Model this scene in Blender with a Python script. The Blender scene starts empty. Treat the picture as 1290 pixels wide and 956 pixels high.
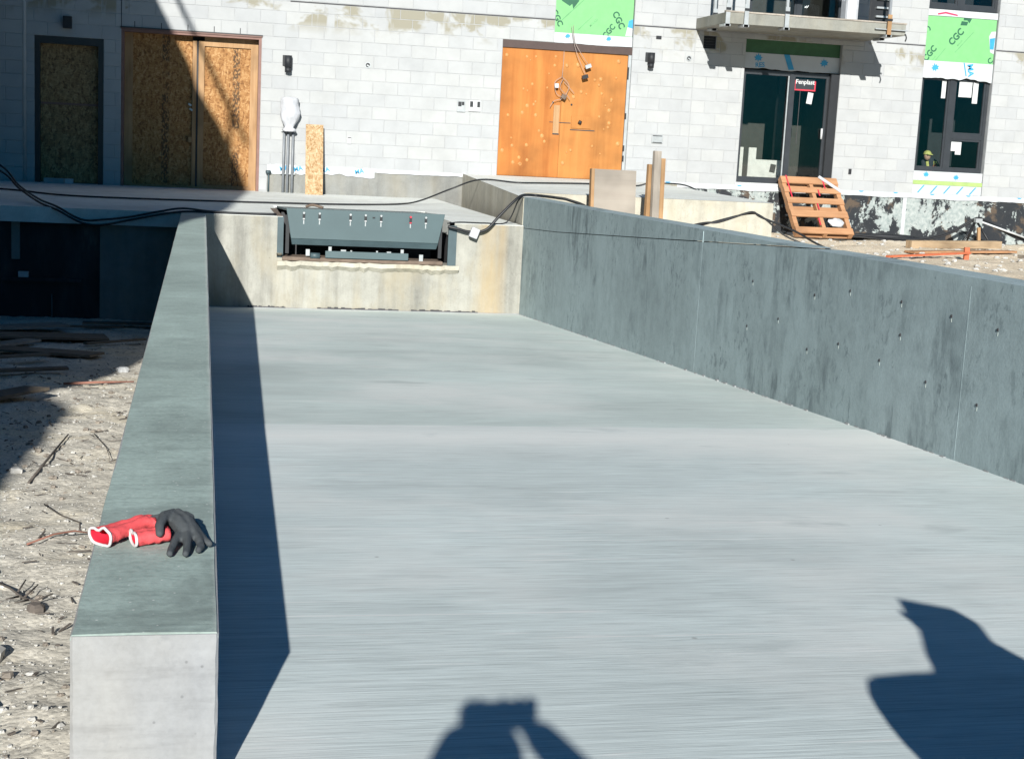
import bpy, bmesh, math, random
from mathutils import Vector, Matrix, noise
random.seed(7)
R = math.radians
C = bpy.context.scene.collection
SC = bpy.context.scene

# ------------------------------------------------------------------ camera
CAM_Z = 0.955
cam_data = bpy.data.cameras.new("camera")
cam = bpy.data.objects.new("camera", cam_data); C.objects.link(cam)
yaw, pitch, roll = 0.2160, 0.16052, 0.0511
cy, sy, cp, sp = math.cos(yaw), math.sin(yaw), math.cos(pitch), math.sin(pitch)
fw = Vector((sy*cp, cy*cp, -sp)); rt = Vector((cy, -sy, 0)); up = rt.cross(fw)
rr = rt*math.cos(roll) + up*math.sin(roll); uu = up*math.cos(roll) - rt*math.sin(roll)
cam.matrix_world = Matrix(((rr.x, uu.x, -fw.x, 0), (rr.y, uu.y, -fw.y, 0), (rr.z, uu.z, -fw.z, CAM_Z), (0, 0, 0, 1)))
cam_data.sensor_width = 36.0
cam_data.lens = 1830.26/1290*36.0
cam_data.clip_start = 0.05; cam_data.clip_end = 2000
SC.camera = cam

# ------------------------------------------------------------------ sky and sun
SUN_EL, SUN_AZ = R(21.84), R(12.31)       # light travels towards +Y, 12.3 deg towards +X
world = bpy.data.worlds.new("World"); SC.world = world; world.use_nodes = True
wn = world.node_tree; bg = wn.nodes["Background"]
sky = wn.nodes.new("ShaderNodeTexSky"); sky.sky_type = 'NISHITA'; sky.sun_disc = False
sky.sun_elevation = SUN_EL; sky.sun_rotation = R(180) + SUN_AZ
sky.ozone_density = 10.0; sky.dust_density = 0.2; sky.air_density = 1.0
tint = wn.nodes.new("ShaderNodeMix"); tint.data_type = 'RGBA'; tint.blend_type = 'MULTIPLY'; tint.inputs[0].default_value = 1.0
tint.inputs[7].default_value = (0.13, 0.80, 0.80, 1)      # even teal tint over the whole sky, dims it and colours the shade
wn.links.new(sky.outputs[0], tint.inputs[6]); wn.links.new(tint.outputs[2], bg.inputs[0]); bg.inputs[1].default_value = 0.05
sl = bpy.data.lights.new("sun", 'SUN'); sl.energy = 5.0; sl.angle = R(0.5); sl.color = (1.0, 0.980, 0.915)
sun = bpy.data.objects.new("sun", sl); C.objects.link(sun)
ldir = Vector((math.sin(SUN_AZ)*math.cos(SUN_EL), math.cos(SUN_AZ)*math.cos(SUN_EL), -math.sin(SUN_EL)))
sun.rotation_euler = ldir.to_track_quat('-Z', 'Y').to_euler(); sun.location = (-6, -30, 14)

SC.view_settings.view_transform = 'Standard'; SC.view_settings.look = 'None'
SC.view_settings.exposure = 0.55; SC.view_settings.gamma = 1.0
SC.view_settings.use_curve_mapping = False
SC.cycles.max_bounces = 4; SC.cycles.diffuse_bounces = 2; SC.cycles.glossy_bounces = 2; SC.cycles.transparent_max_bounces = 6; SC.cycles.transmission_bounces = 2

# ------------------------------------------------------------------ material helpers
class NT:
    def __init__(s, name):
        s.m = bpy.data.materials.new(name); s.m.use_nodes = True
        s.t = s.m.node_tree; s.b = s.t.nodes["Principled BSDF"]
        s.pos = s.n("ShaderNodeNewGeometry").outputs["Position"]
    def n(s, ty, **kw):
        k = s.t.nodes.new(ty)
        for a, v in kw.items(): setattr(k, a, v)
        return k
    def link(s, a, b): s.t.links.new(a, b)
    def mapv(s, scale=(1,1,1), rot=(0,0,0), vec=None):
        k = s.n("ShaderNodeMapping"); k.inputs["Scale"].default_value = scale; k.inputs["Rotation"].default_value = rot
        s.link(vec or s.pos, k.inputs["Vector"]); return k.outputs[0]
    def noise(s, scale, detail=4, rough=0.55, vec=None, dist=0.0):
        k = s.n("ShaderNodeTexNoise"); k.inputs["Scale"].default_value = scale; k.inputs["Detail"].default_value = detail
        k.inputs["Roughness"].default_value = rough; k.inputs["Distortion"].default_value = dist
        s.link(vec or s.pos, k.inputs["Vector"]); return k.outputs[0]
    def voro(s, scale, vec=None, feature='F1', out="Color", rnd=1.0):
        k = s.n("ShaderNodeTexVoronoi", feature=feature); k.inputs["Scale"].default_value = scale
        k.inputs["Randomness"].default_value = rnd
        s.link(vec or s.pos, k.inputs["Vector"]); return k.outputs[out]
    def ramp(s, fac, stops, interp='LINEAR'):
        k = s.n("ShaderNodeValToRGB"); k.color_ramp.interpolation = interp
        e = k.color_ramp.elements
        while len(e) > 1: e.remove(e[0])
        for i, (p, c) in enumerate(stops):
            if not hasattr(c, '__len__'): c = (c, c, c)
            x = e[0] if i == 0 else e.new(p)
            x.position = p; x.color = (c[0], c[1], c[2], 1)
        s.link(fac, k.inputs[0]); return k.outputs[0]
    def mix(s, a, b, fac, mode='MIX'):
        k = s.n("ShaderNodeMix", data_type='RGBA', blend_type=mode)
        for i, v in ((6, a), (7, b), (0, fac)):
            sock = k.inputs[i]
            if isinstance(v, (int, float)): sock.default_value = v if i == 0 else (v, v, v, 1)
            elif isinstance(v, (tuple, list)): sock.default_value = (v[0], v[1], v[2], 1)
            else: s.link(v, sock)
        return k.outputs[2]
    def math(s, op, a, b=0.0, c=None):
        k = s.n("ShaderNodeMath", operation=op)
        for i, v in enumerate((a, b, c)):
            if v is None: continue
            if isinstance(v, (int, float)): k.inputs[i].default_value = v
            else: s.link(v, k.inputs[i])
        return k.outputs[0]
    def xyz(s, vec=None):
        k = s.n("ShaderNodeSeparateXYZ"); s.link(vec or s.pos, k.inputs[0]); return k.outputs
    def bump(s, h, strength=0.3, dist=0.01):
        k = s.n("ShaderNodeBump"); k.inputs["Strength"].default_value = strength; k.inputs["Distance"].default_value = dist
        s.link(h, k.inputs["Height"]); s.link(k.outputs[0], s.b.inputs["Normal"]); return k
    def done(s, col=None, rough=0.8, metal=0.0, spec=None):
        if col is not None:
            if isinstance(col, (tuple, list)): s.b.inputs["Base Color"].default_value = (col[0], col[1], col[2], 1)
            else: s.link(col, s.b.inputs["Base Color"])
        if isinstance(rough, (int, float)): s.b.inputs["Roughness"].default_value = rough
        else: s.link(rough, s.b.inputs["Roughness"])
        s.b.inputs["Metallic"].default_value = metal
        if spec is not None: s.b.inputs["Specular IOR Level"].default_value = spec
        return s.m

def plain(name, col, rough=0.6, metal=0.0, var=0.12, scale=9, bump=0.0, spec=None):
    t = NT(name); n = t.noise(scale, 5)
    lo = [c*(1-var) for c in col]; hi = [min(1, c*(1+var)) for c in col]
    c = t.ramp(n, [(0.3, lo), (0.7, hi)])
    if bump: t.bump(t.noise(scale*8, 3), bump, 0.004)
    return t.done(c, rough, metal, spec)

M = {}
# ramp floor: broomed concrete, the brush lines run across the ramp
def m_ramp(name, base, k, band=None):
    t = NT(name)
    big = t.noise(0.42, 5, 0.6, t.mapv((1.0, 1.3, 1)))
    mid = t.noise(1.0, 6, 0.68, t.mapv((0.9, 3.0, 1)))
    broom = t.noise(1.0, 5, 0.8, t.mapv((1.6, 60, 1), (0, 0, 0.012)))
    broom2 = t.noise(1.0, 2, 0.6, t.mapv((5.0, 260, 1), (0, 0, 0.02)))
    c = t.ramp(big, [(0.30, [x*0.84 for x in base]), (0.5, base), (0.70, [min(1, x*1.10) for x in base])])
    c = t.mix(c, t.ramp(mid, [(0.32, 0.87), (0.5, 1.0), (0.70, 1.07)]), 0.8, 'MULTIPLY')
    c = t.mix(c, t.ramp(broom, [(0.32, 0.80), (0.50, 1.0), (0.70, 1.08)]), 0.5*k, 'MULTIPLY')
    c = t.mix(c, t.ramp(broom2, [(0.30, 0.66), (0.52, 1.0), (0.75, 1.16)]), 0.9*k, 'MULTIPLY')
    warm = t.noise(0.6, 5, 0.6)
    c = t.mix(c, (0.775, 0.785, 0.765), t.ramp(warm, [(0.47, 0.0), (0.68, 0.65)]))
    c = t.mix(c, [x*0.84 for x in base], t.ramp(warm, [(0.32, 0.55), (0.46, 0.0)]))
    if band:      # pale laitance left along the pour joint
        y = t.math('ADD', t.xyz()[1], t.math('MULTIPLY', t.noise(1.2, 4, 0.6), 0.5))
        d = t.math('ABSOLUTE', t.math('SUBTRACT', y, band)); f = t.ramp(d, [(0.0, 0.75), (0.28, 0.35), (0.8, 0.0)])
        c = t.mix(c, (0.81, 0.82, 0.80), f)
    # trowel scuffs, scratches and dried splashes
    for rot, th in ((0.35, 0.700), (-0.5, 0.705), (1.3, 0.71)):
        sc = t.noise(1.0, 2, 0.5, t.mapv((0.7, 26, 1), (0, 0, rot)), 0.8)
        c = t.mix(c, (0.80, 0.80, 0.79), t.ramp(sc, [(th, 0.0), (th+0.02, 0.55)]))
    stn = t.noise(1.7, 5, 0.62, t.mapv((0.7, 1.8, 1)), 0.4)
    c = t.mix(c, [x*0.70 for x in base], t.ramp(stn, [(0.62, 0.0), (0.72, 0.55)]))
    spots = t.voro(2.4, None, 'F1', "Distance")
    c = t.mix(c, (0.33, 0.34, 0.34), t.ramp(spots, [(0.012, 0.7), (0.026, 0.0)]))
    t.bump(t.math('ADD', broom, broom2), 0.22*k, 0.004)
    return t.done(c, 0.8, 0, 0.3)
M['ramp_near'] = m_ramp('ramp_concrete', (0.632, 0.702, 0.700), 1.0, 7.5)
M['ramp_far'] = m_ramp('ramp_concrete_far', (0.590, 0.664, 0.645), 0.7)

def m_conc(name, base, dark=None, stain=0.0, big=0.8, streak=0.0, warm=0.0, rust=0.0, holes=0.0, pits=0.0, fine=0.25, rough=0.85):
    t = NT(name); dark = dark or [x*0.6 for x in base]
    n1 = t.noise(big, 6, 0.6); n2 = t.noise(9, 5, 0.65); n3 = t.noise(60, 3, 0.6)
    c = t.ramp(n1, [(0.28, [x*0.80 for x in base]), (0.52, base), (0.75, [min(1, x*1.12) for x in base])])
    c = t.mix(c, t.ramp(n2, [(0.3, 0.84), (0.55, 1.0), (0.75, 1.07)]), 0.7, 'MULTIPLY')
    c = t.mix(c, t.ramp(n3, [(0.3, 0.88), (0.6, 1.03)]), 0.6, 'MULTIPLY')
    if stain:
        v = t.noise(1.0, 6, 0.70, t.mapv((6.5, 6.5, 2.0)), 0.5); w = t.noise(0.9, 4, 0.6, t.mapv((1, 1, 1.6)))
        f = t.math('MULTIPLY', t.ramp(v, [(0.46, 0.0), (0.60, 1.0)]), t.ramp(w, [(0.46, 0.0), (0.62, 1.0)]))
        c = t.mix(c, dark, t.math('MULTIPLY', f, stain))
        p = t.noise(22, 5, 0.7, t.mapv((1, 1, 0.55)), 0.3); q = t.noise(1.3, 4, 0.6)
        f = t.math('MULTIPLY', t.ramp(p, [(0.55, 0.0), (0.62, 1.0)]), t.ramp(q, [(0.44, 0.0), (0.58, 1.0)]))
        c = t.mix(c, dark, t.math('MULTIPLY', f, stain*0.85))
        lt = t.noise(1.6, 5, 0.6, t.mapv((1, 1, 0.8)))
        c = t.mix(c, [min(1, x*1.22) for x in base], t.math('MULTIPLY', t.ramp(lt, [(0.52, 0.0), (0.68, 1.0)]), 0.45))
    if streak:
        v = t.noise(1.0, 5, 0.6, t.mapv((6, 6, 0.30)))
        c = t.mix(c, t.ramp(v, [(0.32, 0.66), (0.52, 1.0), (0.72, 1.12)]), streak, 'MULTIPLY')
    if warm:
        v = t.noise(1.0, 4, 0.6, t.mapv((2.4, 2.4, 0.8)))
        c = t.mix(c, (0.33, 0.27, 0.16), t.math('MULTIPLY', t.ramp(v, [(0.48, 0.0), (0.70, 1.0)]), warm))
    if rust:      # a rusty run-off stripe near the right end of the dock
        x = t.xyz()[0]; d = t.math('ABSOLUTE', t.math('SUBTRACT', x, 3.40))
        g = t.ramp(d, [(0.10, 1.0), (0.20, 0.0)])
        v = t.noise(1.0, 4, 0.6, t.mapv((7, 7, 0.8)))
        c = t.mix(c, (0.40, 0.28, 0.13), t.math('MULTIPLY', t.math('MULTIPLY', g, t.ramp(v, [(0.3, 0.2), (0.65, 1.0)])), rust))
    if holes:
        d = t.voro(7.0, None, 'F1', "Distance")
        c = t.mix(c, [x*0.35 for x in base], t.ramp(d, [(0.035, holes), (0.06, 0.0)]))
    if pits:
        d = t.voro(26.0, None, 'F1', "Distance"); c = t.mix(c, [x*0.5 for x in base], t.ramp(d, [(0.05, pits), (0.10, 0.0)]))
        k = t.noise(1.0, 4, 0.6, t.mapv((5, 5, 40))); c = t.mix(c, t.ramp(k, [(0.34, 0.86), (0.5, 1.0), (0.7, 1.06)]), 0.8, 'MULTIPLY')
        q = t.noise(4.5, 5, 0.7, None, 0.6); c = t.mix(c, [x*0.72 for x in base], t.ramp(q, [(0.60, 0.0), (0.68, 0.6)])); c = t.mix(c, [min(1, x*1.2) for x in base], t.ramp(q, [(0.30, 0.6), (0.38, 0.0)]))
    h = t.math('ADD', n2, t.math('MULTIPLY', n3, 0.5))
    t.bump(h, fine, 0.008)
    return t.done(c, rough, 0, 0.25)
M['wall_grey'] = m_conc('grey_formed_concrete', (0.325, 0.405, 0.425), (0.115, 0.15, 0.165), stain=0.72, big=0.7, streak=0.2, holes=0.5)
def m_top():
    t = NT('trowelled_grey_concrete'); base = (0.355, 0.440, 0.412)
    a = t.noise(1.3, 6, 0.65, t.mapv((1, 0.7, 1))); b = t.noise(1.0, 6, 0.7, t.mapv((5, 26, 1))); e = t.noise(55, 4, 0.65); d = t.noise(2.6, 5, 0.65, None, 0.5)
    c = t.ramp(a, [(0.30, [x*0.78 for x in base]), (0.5, base), (0.70, [x*1.16 for x in base])])
    c = t.mix(c, t.ramp(b, [(0.30, 0.78), (0.5, 1.0), (0.72, 1.12)]), 0.9, 'MULTIPLY')
    c = t.mix(c, t.ramp(e, [(0.32, 0.80), (0.55, 1.02), (0.75, 1.10)]), 0.8, 'MULTIPLY')
    y = t.xyz()[1]; near = t.ramp(t.math('MULTIPLY', y, 0.1), [(0.27, 1.0), (0.40, 0.55), (0.9, 0.15)])
    c = t.mix(c, (0.17, 0.205, 0.195), t.math('MULTIPLY', t.ramp(d, [(0.46, 0.0), (0.62, 0.75)]), near))
    sp_ = t.voro(30, None, 'F1', "Distance"); c = t.mix(c, (0.62, 0.64, 0.62), t.ramp(sp_, [(0.06, 0.8), (0.10, 0.0)]))
    x = t.xyz()[0]; ed = t.math('ADD', x, t.math('MULTIPLY', t.noise(9, 4, 0.6), 0.03))
    c = t.mix(c, (0.50, 0.53, 0.50), t.ramp(ed, [(0.050, 0.0), (0.064, 0.6)]))
    t.bump(t.math('ADD', b, t.math('MULTIPLY', e, 0.6)), 0.25, 0.006)
    return t.done(c, 0.7, 0, 0.3)
M['wall_top'] = m_top()
M['wall_end'] = m_conc('pale_formed_concrete', (0.315, 0.325, 0.34), big=1.6, streak=0.2, warm=0.15, holes=0.4, pits=0.7, fine=0.2)
M['dock'] = m_conc('stained_cream_concrete', (0.345, 0.340, 0.305), (0.16, 0.155, 0.14), stain=0.3, big=1.1, streak=0.75, warm=0.5, rust=0.5, holes=0.4, fine=0.3)
M['slab'] = m_conc('slab_concrete', (0.74, 0.76, 0.73), (0.3, 0.3, 0.3), stain=0.0, big=0.5, warm=0.15, fine=0.2)
M['found'] = m_conc('foundation_concrete', (0.24, 0.245, 0.235), (0.13, 0.13, 0.13), stain=0.25, big=1.4, streak=0.4, warm=0.2)
M['padside'] = m_conc('cream_pad_concrete', (0.45, 0.43, 0.365), (0.2, 0.18, 0.14), stain=0.3, big=1.2, streak=0.45, warm=0.35, holes=0.4)
M['balc'] = m_conc('balcony_concrete', (0.25, 0.25, 0.225), (0.14, 0.14, 0.13), stain=0.3, big=1.5, streak=0.35, warm=0.2)

def m_block():
    t = NT('split_block_white')
    oi = t.n("ShaderNodeObjectInfo").outputs["Random"]; isl = t.n("ShaderNodeNewGeometry").outputs["Random Per Island"]
    r = t.math('FRACT', t.math('ADD', oi, isl))
    base = t.ramp(r, [(0.0, (0.368, 0.378, 0.390)), (0.5, (0.388, 0.397, 0.404)), (1.0, (0.402, 0.409, 0.410))])
    n = t.noise(3.0, 5, 0.6); base = t.mix(base, t.ramp(n, [(0.3, 0.90), (0.6, 1.03)]), 0.8, 'MULTIPLY')
    # bare tan patches left unpainted under the shelf angle
    x, y, z = t.xyz()
    zz = t.math('MULTIPLY', t.ramp(t.math('SUBTRACT', z, 2.5), [(0.0, 0.0), (0.13, 0.55), (0.2, 1.0), (0.46, 1.0), (0.49, 0.0)]), 1.0)
    pn = t.noise(1.25, 4, 0.6, t.mapv((1.0, 1.0, 1.3)), 0.3)
    m = t.math('MULTIPLY', t.ramp(pn, [(0.50, 0.0), (0.56, 1.0)]), zz)
    drip = t.noise(1.0, 3, 0.5, t.mapv((7, 1, 1.5)))
    m = t.math('MULTIPLY', m, t.ramp(drip, [(0.36, 0.0), (0.46, 1.0)]))
    c = t.mix(base, (0.27, 0.255, 0.205), m)
    t.bump(t.noise(70, 3, 0.6), 0.15, 0.004)
    return t.done(c, 0.85, 0, 0.2)
M['block'] = m_block()
M['mortar'] = plain('grey_mortar', (0.350, 0.358, 0.366), 0.9)
M['joint_dark'] = plain('dark_joint', (0.05, 0.05, 0.055), 0.8)

def m_osb(name, cols, stamp=None):
    t = NT(name)
    w = t.noise(5, 2, 0.5); wv = t.n("ShaderNodeVectorMath", operation='ADD')
    sc = t.n("ShaderNodeVectorMath", operation='SCALE'); sc.inputs[3].default_value = 0.12
    nz = t.n("ShaderNodeTexNoise"); nz.inputs["Scale"].default_value = 6; t.link(t.pos, nz.inputs["Vector"])
    t.link(nz.outputs["Color"], sc.inputs[0]); t.link(t.pos, wv.inputs[0]); t.link(sc.outputs[0], wv.inputs[1])
    v1 = t.xyz(t.voro(1.0, t.mapv((44, 44, 17), (0, 0.5, 0), wv.outputs[0])))[0]
    v2 = t.xyz(t.voro(1.0, t.mapv((24, 24, 55), (0, -0.6, 0), wv.outputs[0])))[1]
    f = t.math('ADD', t.math('MULTIPLY', v1, 0.6), t.math('MULTIPLY', v2, 0.4))
    c = t.ramp(f, [(0.10, cols[0]), (0.35, cols[1]), (0.65, cols[2]), (0.9, cols[3])])
    if stamp:
        x, y, z = t.xyz()
        a = None
        for sx, z0, z1 in stamp:
            g = t.ramp(t.math('ABSOLUTE', t.math('SUBTRACT', x, sx)), [(0.050, 1.0), (0.062, 0.0)])
            a = g if a is None else t.math('MAXIMUM', a, g)
        ink = t.noise(1.0, 2, 0.5, t.mapv((38, 1, 20)))
        blk = t.ramp(t.noise(1.0, 1, 0.5, t.mapv((1, 1, 3.5))), [(0.36, 0.0), (0.42, 1.0)])
        m = t.math('MULTIPLY', t.math('MULTIPLY', a, blk), t.ramp(ink, [(0.46, 0.0), (0.52, 1.0)]))
        c = t.mix(c, (0.05, 0.035, 0.025), t.math('MULTIPLY', m, 0.8))
    t.bump(f, 0.25, 0.004)
    return t.done(c, 0.75, 0, 0.25)
M['osb'] = m_osb('strand_board', [(0.17, 0.075, 0.026), (0.29, 0.14, 0.05), (0.37, 0.195, 0.075), (0.45, 0.27, 0.125)], [(-0.56, 0.1, 2.2), (0.53, 0.1, 2.2)])
M['osb_old'] = m_osb('weathered_strand_board', [(0.12, 0.07, 0.035), (0.22, 0.135, 0.065), (0.31, 0.20, 0.095), (0.40, 0.28, 0.15)])
M['osb_pale'] = m_osb('fresh_strand_board', [(0.25, 0.14, 0.06), (0.36, 0.235, 0.12), (0.44, 0.31, 0.18), (0.52, 0.40, 0.26)])

def m_wood(name, lo, hi, axis=2, freq=14, rough=0.7):
    t = NT(name); s = [freq, freq, freq]; s[axis] = freq*0.07
    g = t.noise(1.0, 5, 0.65, t.mapv(tuple(s)), 0.6); b = t.noise(1.6, 3, 0.5)
    c = t.ramp(g, [(0.28, lo), (0.72, hi)])
    c = t.mix(c, t.ramp(b, [(0.3, 0.62), (0.5, 0.98), (0.7, 1.18)]), 0.85, 'MULTIPLY')
    t.bump(g, 0.15, 0.003)
    return t.done(c, rough, 0, 0.25)
M['ply_orange'] = m_wood('orange_plywood', (0.32, 0.105, 0.022), (0.46, 0.185, 0.048), 2, 5)
M['ply_orange2'] = m_wood('orange_plywood_paler', (0.36, 0.14, 0.034), (0.47, 0.205, 0.058), 2, 5)
M['ply_dome'] = plain('plywood_blister', (0.47, 0.215, 0.066), 0.5)
M['ply_grey'] = m_wood('weathered_form_plywood', (0.28, 0.245, 0.21), (0.33, 0.295, 0.255), 0, 9)
M['pine'] = m_wood('new_pine', (0.32, 0.18, 0.085), (0.44, 0.28, 0.15), 2, 22)
M['pine_x'] = m_wood('pine_boards', (0.34, 0.17, 0.085), (0.45, 0.25, 0.135), 0, 18)
M['pine_grey'] = m_wood('weathered_lumber', (0.27, 0.24, 0.205), (0.40, 0.355, 0.31), 2, 20)
M['lumber_old'] = m_wood('old_lumber', (0.26, 0.18, 0.11), (0.42, 0.31, 0.20), 0, 16)
M['dark_wood'] = m_wood('dark_board', (0.09, 0.075, 0.06), (0.20, 0.17, 0.135), 0, 14)
M['brown_steel'] = plain('primed_brown_steel', (0.15, 0.075, 0.06), 0.55)
M['lintel'] = plain('dark_brown_lintel', (0.055, 0.032, 0.028), 0.6)
M['pink_frame'] = plain('red_primer_frame', (0.20, 0.105, 0.085), 0.6)
M['black_metal'] = plain('black_metal', (0.018, 0.019, 0.022), 0.4)
M['black_lamp'] = plain('black_lamp_metal', (0.014, 0.016, 0.02), 0.6)
M['frame_dark'] = plain('charcoal_window_frame', (0.030, 0.034, 0.040), 0.35)
M['galv'] = plain('galvanised_steel', (0.40, 0.42, 0.43), 0.4, 0.4)
M['conduit'] = plain('grey_conduit', (0.20, 0.215, 0.235), 0.45)
M['plastic_white'] = plain('white_plastic_wrap', (0.48, 0.49, 0.52), 0.3, bump=0.3)
M['white'] = plain('white_paint', (0.50, 0.51, 0.52), 0.5)
M['paper'] = plain('white_paper', (0.50, 0.51, 0.52), 0.7, var=0.04)
M['membrane'] = plain('white_membrane', (0.46, 0.48, 0.50), 0.45, var=0.06, scale=4, bump=0.2)
M['membrane_blue'] = plain('blue_print', (0.03, 0.28, 0.52), 0.5)
M['green'] = plain('green_sheathing', (0.16, 0.42, 0.165), 0.6, var=0.05)
M['green_shade'] = plain('shaded_green_sheathing', (0.035, 0.11, 0.05), 0.7)  # green sheathing with the shade under the balcony put into its colour
M['green_dark'] = plain('sill_foam_green', (0.30, 0.42, 0.14), 0.6)
M['print_dark'] = plain('dark_green_print', (0.012, 0.10, 0.05), 0.6)
M['print_pale'] = plain('small_print', (0.11, 0.30, 0.13), 0.6)
M['red'] = plain('red_paint', (0.50, 0.025, 0.05), 0.55)
M['pinkred'] = plain('pink_tape', (0.55, 0.03, 0.09), 0.5)
M['leveler'] = plain('blue_grey_leveler_paint', (0.064, 0.102, 0.112), 0.5, var=0.07, scale=2.5)
M['leveler_dk'] = plain('blue_grey_steel', (0.052, 0.083, 0.095), 0.5)
M['rust'] = plain('rusty_steel', (0.15, 0.11, 0.085), 0.8, var=0.3)
M['cable'] = plain('black_rubber', (0.012, 0.013, 0.016), 0.5)
M['wire'] = plain('pale_wire', (0.34, 0.27, 0.24), 0.5)
M['glove_red'] = plain('coral_knit', (0.72, 0.085, 0.095), 0.85, scale=60, bump=0.5, var=0.10)
M['glove_red_in'] = plain('red_lining', (0.62, 0.010, 0.035), 0.85)
M['glove_white'] = plain('white_cuff_band', (0.62, 0.58, 0.59), 0.8)
M['glove_grey'] = plain('grey_latex', (0.056, 0.064, 0.071), 0.75, scale=90, bump=0.5, var=0.15)
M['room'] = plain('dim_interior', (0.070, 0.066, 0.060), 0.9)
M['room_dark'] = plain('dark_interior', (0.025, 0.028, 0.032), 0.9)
M['room_white'] = plain('interior_drywall', (0.68, 0.65, 0.62), 0.9)
M['vest'] = plain('hi_vis_vest', (0.46, 0.46, 0.14), 0.7)
M['cloth_dark'] = plain('dark_clothes', (0.03, 0.035, 0.05), 0.9)
M['skin'] = plain('skin', (0.50, 0.31, 0.23), 0.6)
M['denim'] = plain('denim', (0.05, 0.07, 0.13), 0.9)
M['orange_paint'] = plain('orange_plastic', (0.48, 0.13, 0.06), 0.6)

def m_glass():
    t = NT('window_glass'); out = t.t.nodes["Material Output"]
    tr = t.n("ShaderNodeBsdfTransparent"); tr.inputs[0].default_value = (0.88, 0.90, 0.89, 1)
    gl = t.n("ShaderNodeBsdfGlossy"); gl.inputs["Roughness"].default_value = 0.02; gl.inputs[0].default_value = (0.9, 0.95, 1, 1)
    fr = t.n("ShaderNodeFresnel"); fr.inputs[0].default_value = 1.42
    mx = t.n("ShaderNodeMixShader"); t.link(fr.outputs[0], mx.inputs[0]); t.link(tr.outputs[0], mx.inputs[1]); t.link(gl.outputs[0], mx.inputs[2])
    t.link(mx.outputs[0], out.inputs[0]); return t.m
M['glass'] = m_glass()

def m_tar():      # black damp-proofing with pale torn patches
    t = NT('tar_waterproofing')
    a = t.noise(2.3, 7, 0.72, t.mapv((1.0, 1, 0.85), (0, 0.5, 0)), 0.35)
    b = t.noise(0.9, 3, 0.5)
    f = t.math('ADD', t.math('MULTIPLY', a, 0.8), t.math('MULTIPLY', b, 0.2))
    m = t.ramp(f, [(0.505, 0.0), (0.525, 1.0)])
    x = t.xyz()[0]
    m = t.math('MULTIPLY', m, t.ramp(t.math('SUBTRACT', x, 7.0), [(0.0, 1.0), (1.0, 1.0)]))
    n2 = t.noise(3.5, 5, 0.6, None, 0.5)
    dk = t.ramp(n2, [(0.42, (0.016, 0.019, 0.024)), (0.56, (0.022, 0.024, 0.028)), (0.62, (0.085, 0.062, 0.045))])
    wt = t.ramp(t.noise(14, 4, 0.6), [(0.3, (0.20, 0.24, 0.24)), (0.65, (0.38, 0.41, 0.40))])
    c = t.mix(dk, wt, m); t.bump(a, 0.4, 0.02)
    return t.done(c, 0.55, 0, 0.35)
M['tar'] = m_tar()
def m_tar2():
    t = NT('tar_black'); n = t.noise(1.0, 6, 0.65, t.mapv((3, 3, 0.8)))
    c = t.ramp(n, [(0.45, (0.010, 0.012, 0.016)), (0.60, (0.03, 0.035, 0.04)), (0.72, (0.11, 0.12, 0.12))])
    return t.done(c, 0.7)
M['tar_black'] = m_tar2()

def m_soil(name, cols, s=1.0):
    t = NT(name)
    a = t.noise(1.5*s, 6, 0.65); b = t.noise(7*s, 5, 0.65); e = t.noise(55*s, 4, 0.7)
    p1 = t.xyz(t.voro(110*s, t.mapv((1, 0.8, 1))))[0]; p2 = t.xyz(t.voro(45*s))[1]; d = t.voro(45*s, None, 'F1', "Distance")
    c = t.ramp(a, [(0.32, cols[0]), (0.5, cols[1]), (0.68, cols[2])])
    c = t.mix(c, t.ramp(p1, [(0.0, 0.74), (0.5, 1.0), (1.0, 1.14)]), 0.8, 'MULTIPLY')
    c = t.mix(c, t.ramp(p2, [(0.0, 0.72), (0.25, 0.97), (0.8, 1.03), (1.0, 1.18)]), 0.7, 'MULTIPLY')
    c = t.mix(c, t.ramp(b, [(0.32, 0.84), (0.5, 1.0), (0.7, 1.07)]), 0.8, 'MULTIPLY')
    c = t.mix(c, (0.15, 0.135, 0.12), t.ramp(e, [(0.63, 0.0), (0.68, 0.75)]))
    t.bump(t.math('ADD', t.math('MULTIPLY', d, -0.6), t.math('MULTIPLY', e, 0.6)), 0.35, 0.012)
    return t.done(c, 0.95, 0, 0.15)
M['soil'] = m_soil('sandy_rubble', [(0.54, 0.505, 0.44), (0.69, 0.645, 0.56), (0.72, 0.635, 0.48)])
M['sand'] = m_soil('dry_sand', [(0.55, 0.46, 0.35), (0.70, 0.59, 0.45), (0.75, 0.66, 0.53)])
M['stone'] = plain('pale_rubble_stone', (0.46, 0.45, 0.43), 0.9, var=0.25, scale=25)
M['clod'] = plain('earth_clod', (0.24, 0.21, 0.18), 0.95, var=0.3, scale=40)
M['stick'] = plain('dark_twig', (0.10, 0.085, 0.075), 0.9, var=0.35)
M['redstick'] = plain('reddish_lath', (0.26, 0.12, 0.09), 0.8, var=0.3)
M['siding'] = plain('grey_siding', (0.20, 0.21, 0.215), 0.8)

# ------------------------------------------------------------------ object helpers
OFF = {}            # world offset of a thing, so parts can be written in world coordinates
def meta(o, label=None, cat=None, group=None, kind=None):
    if label: o["label"] = label
    if cat: o["category"] = cat
    if group: o["group"] = group
    if kind: o["kind"] = kind
    return o
def thing(name, loc, label, cat, group=None):
    o = bpy.data.objects.new(name, None); C.objects.link(o); o.location = loc; o.empty_display_size = 0.2
    OFF[o.name] = Vector(loc); return meta(o, label, cat, group)

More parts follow.
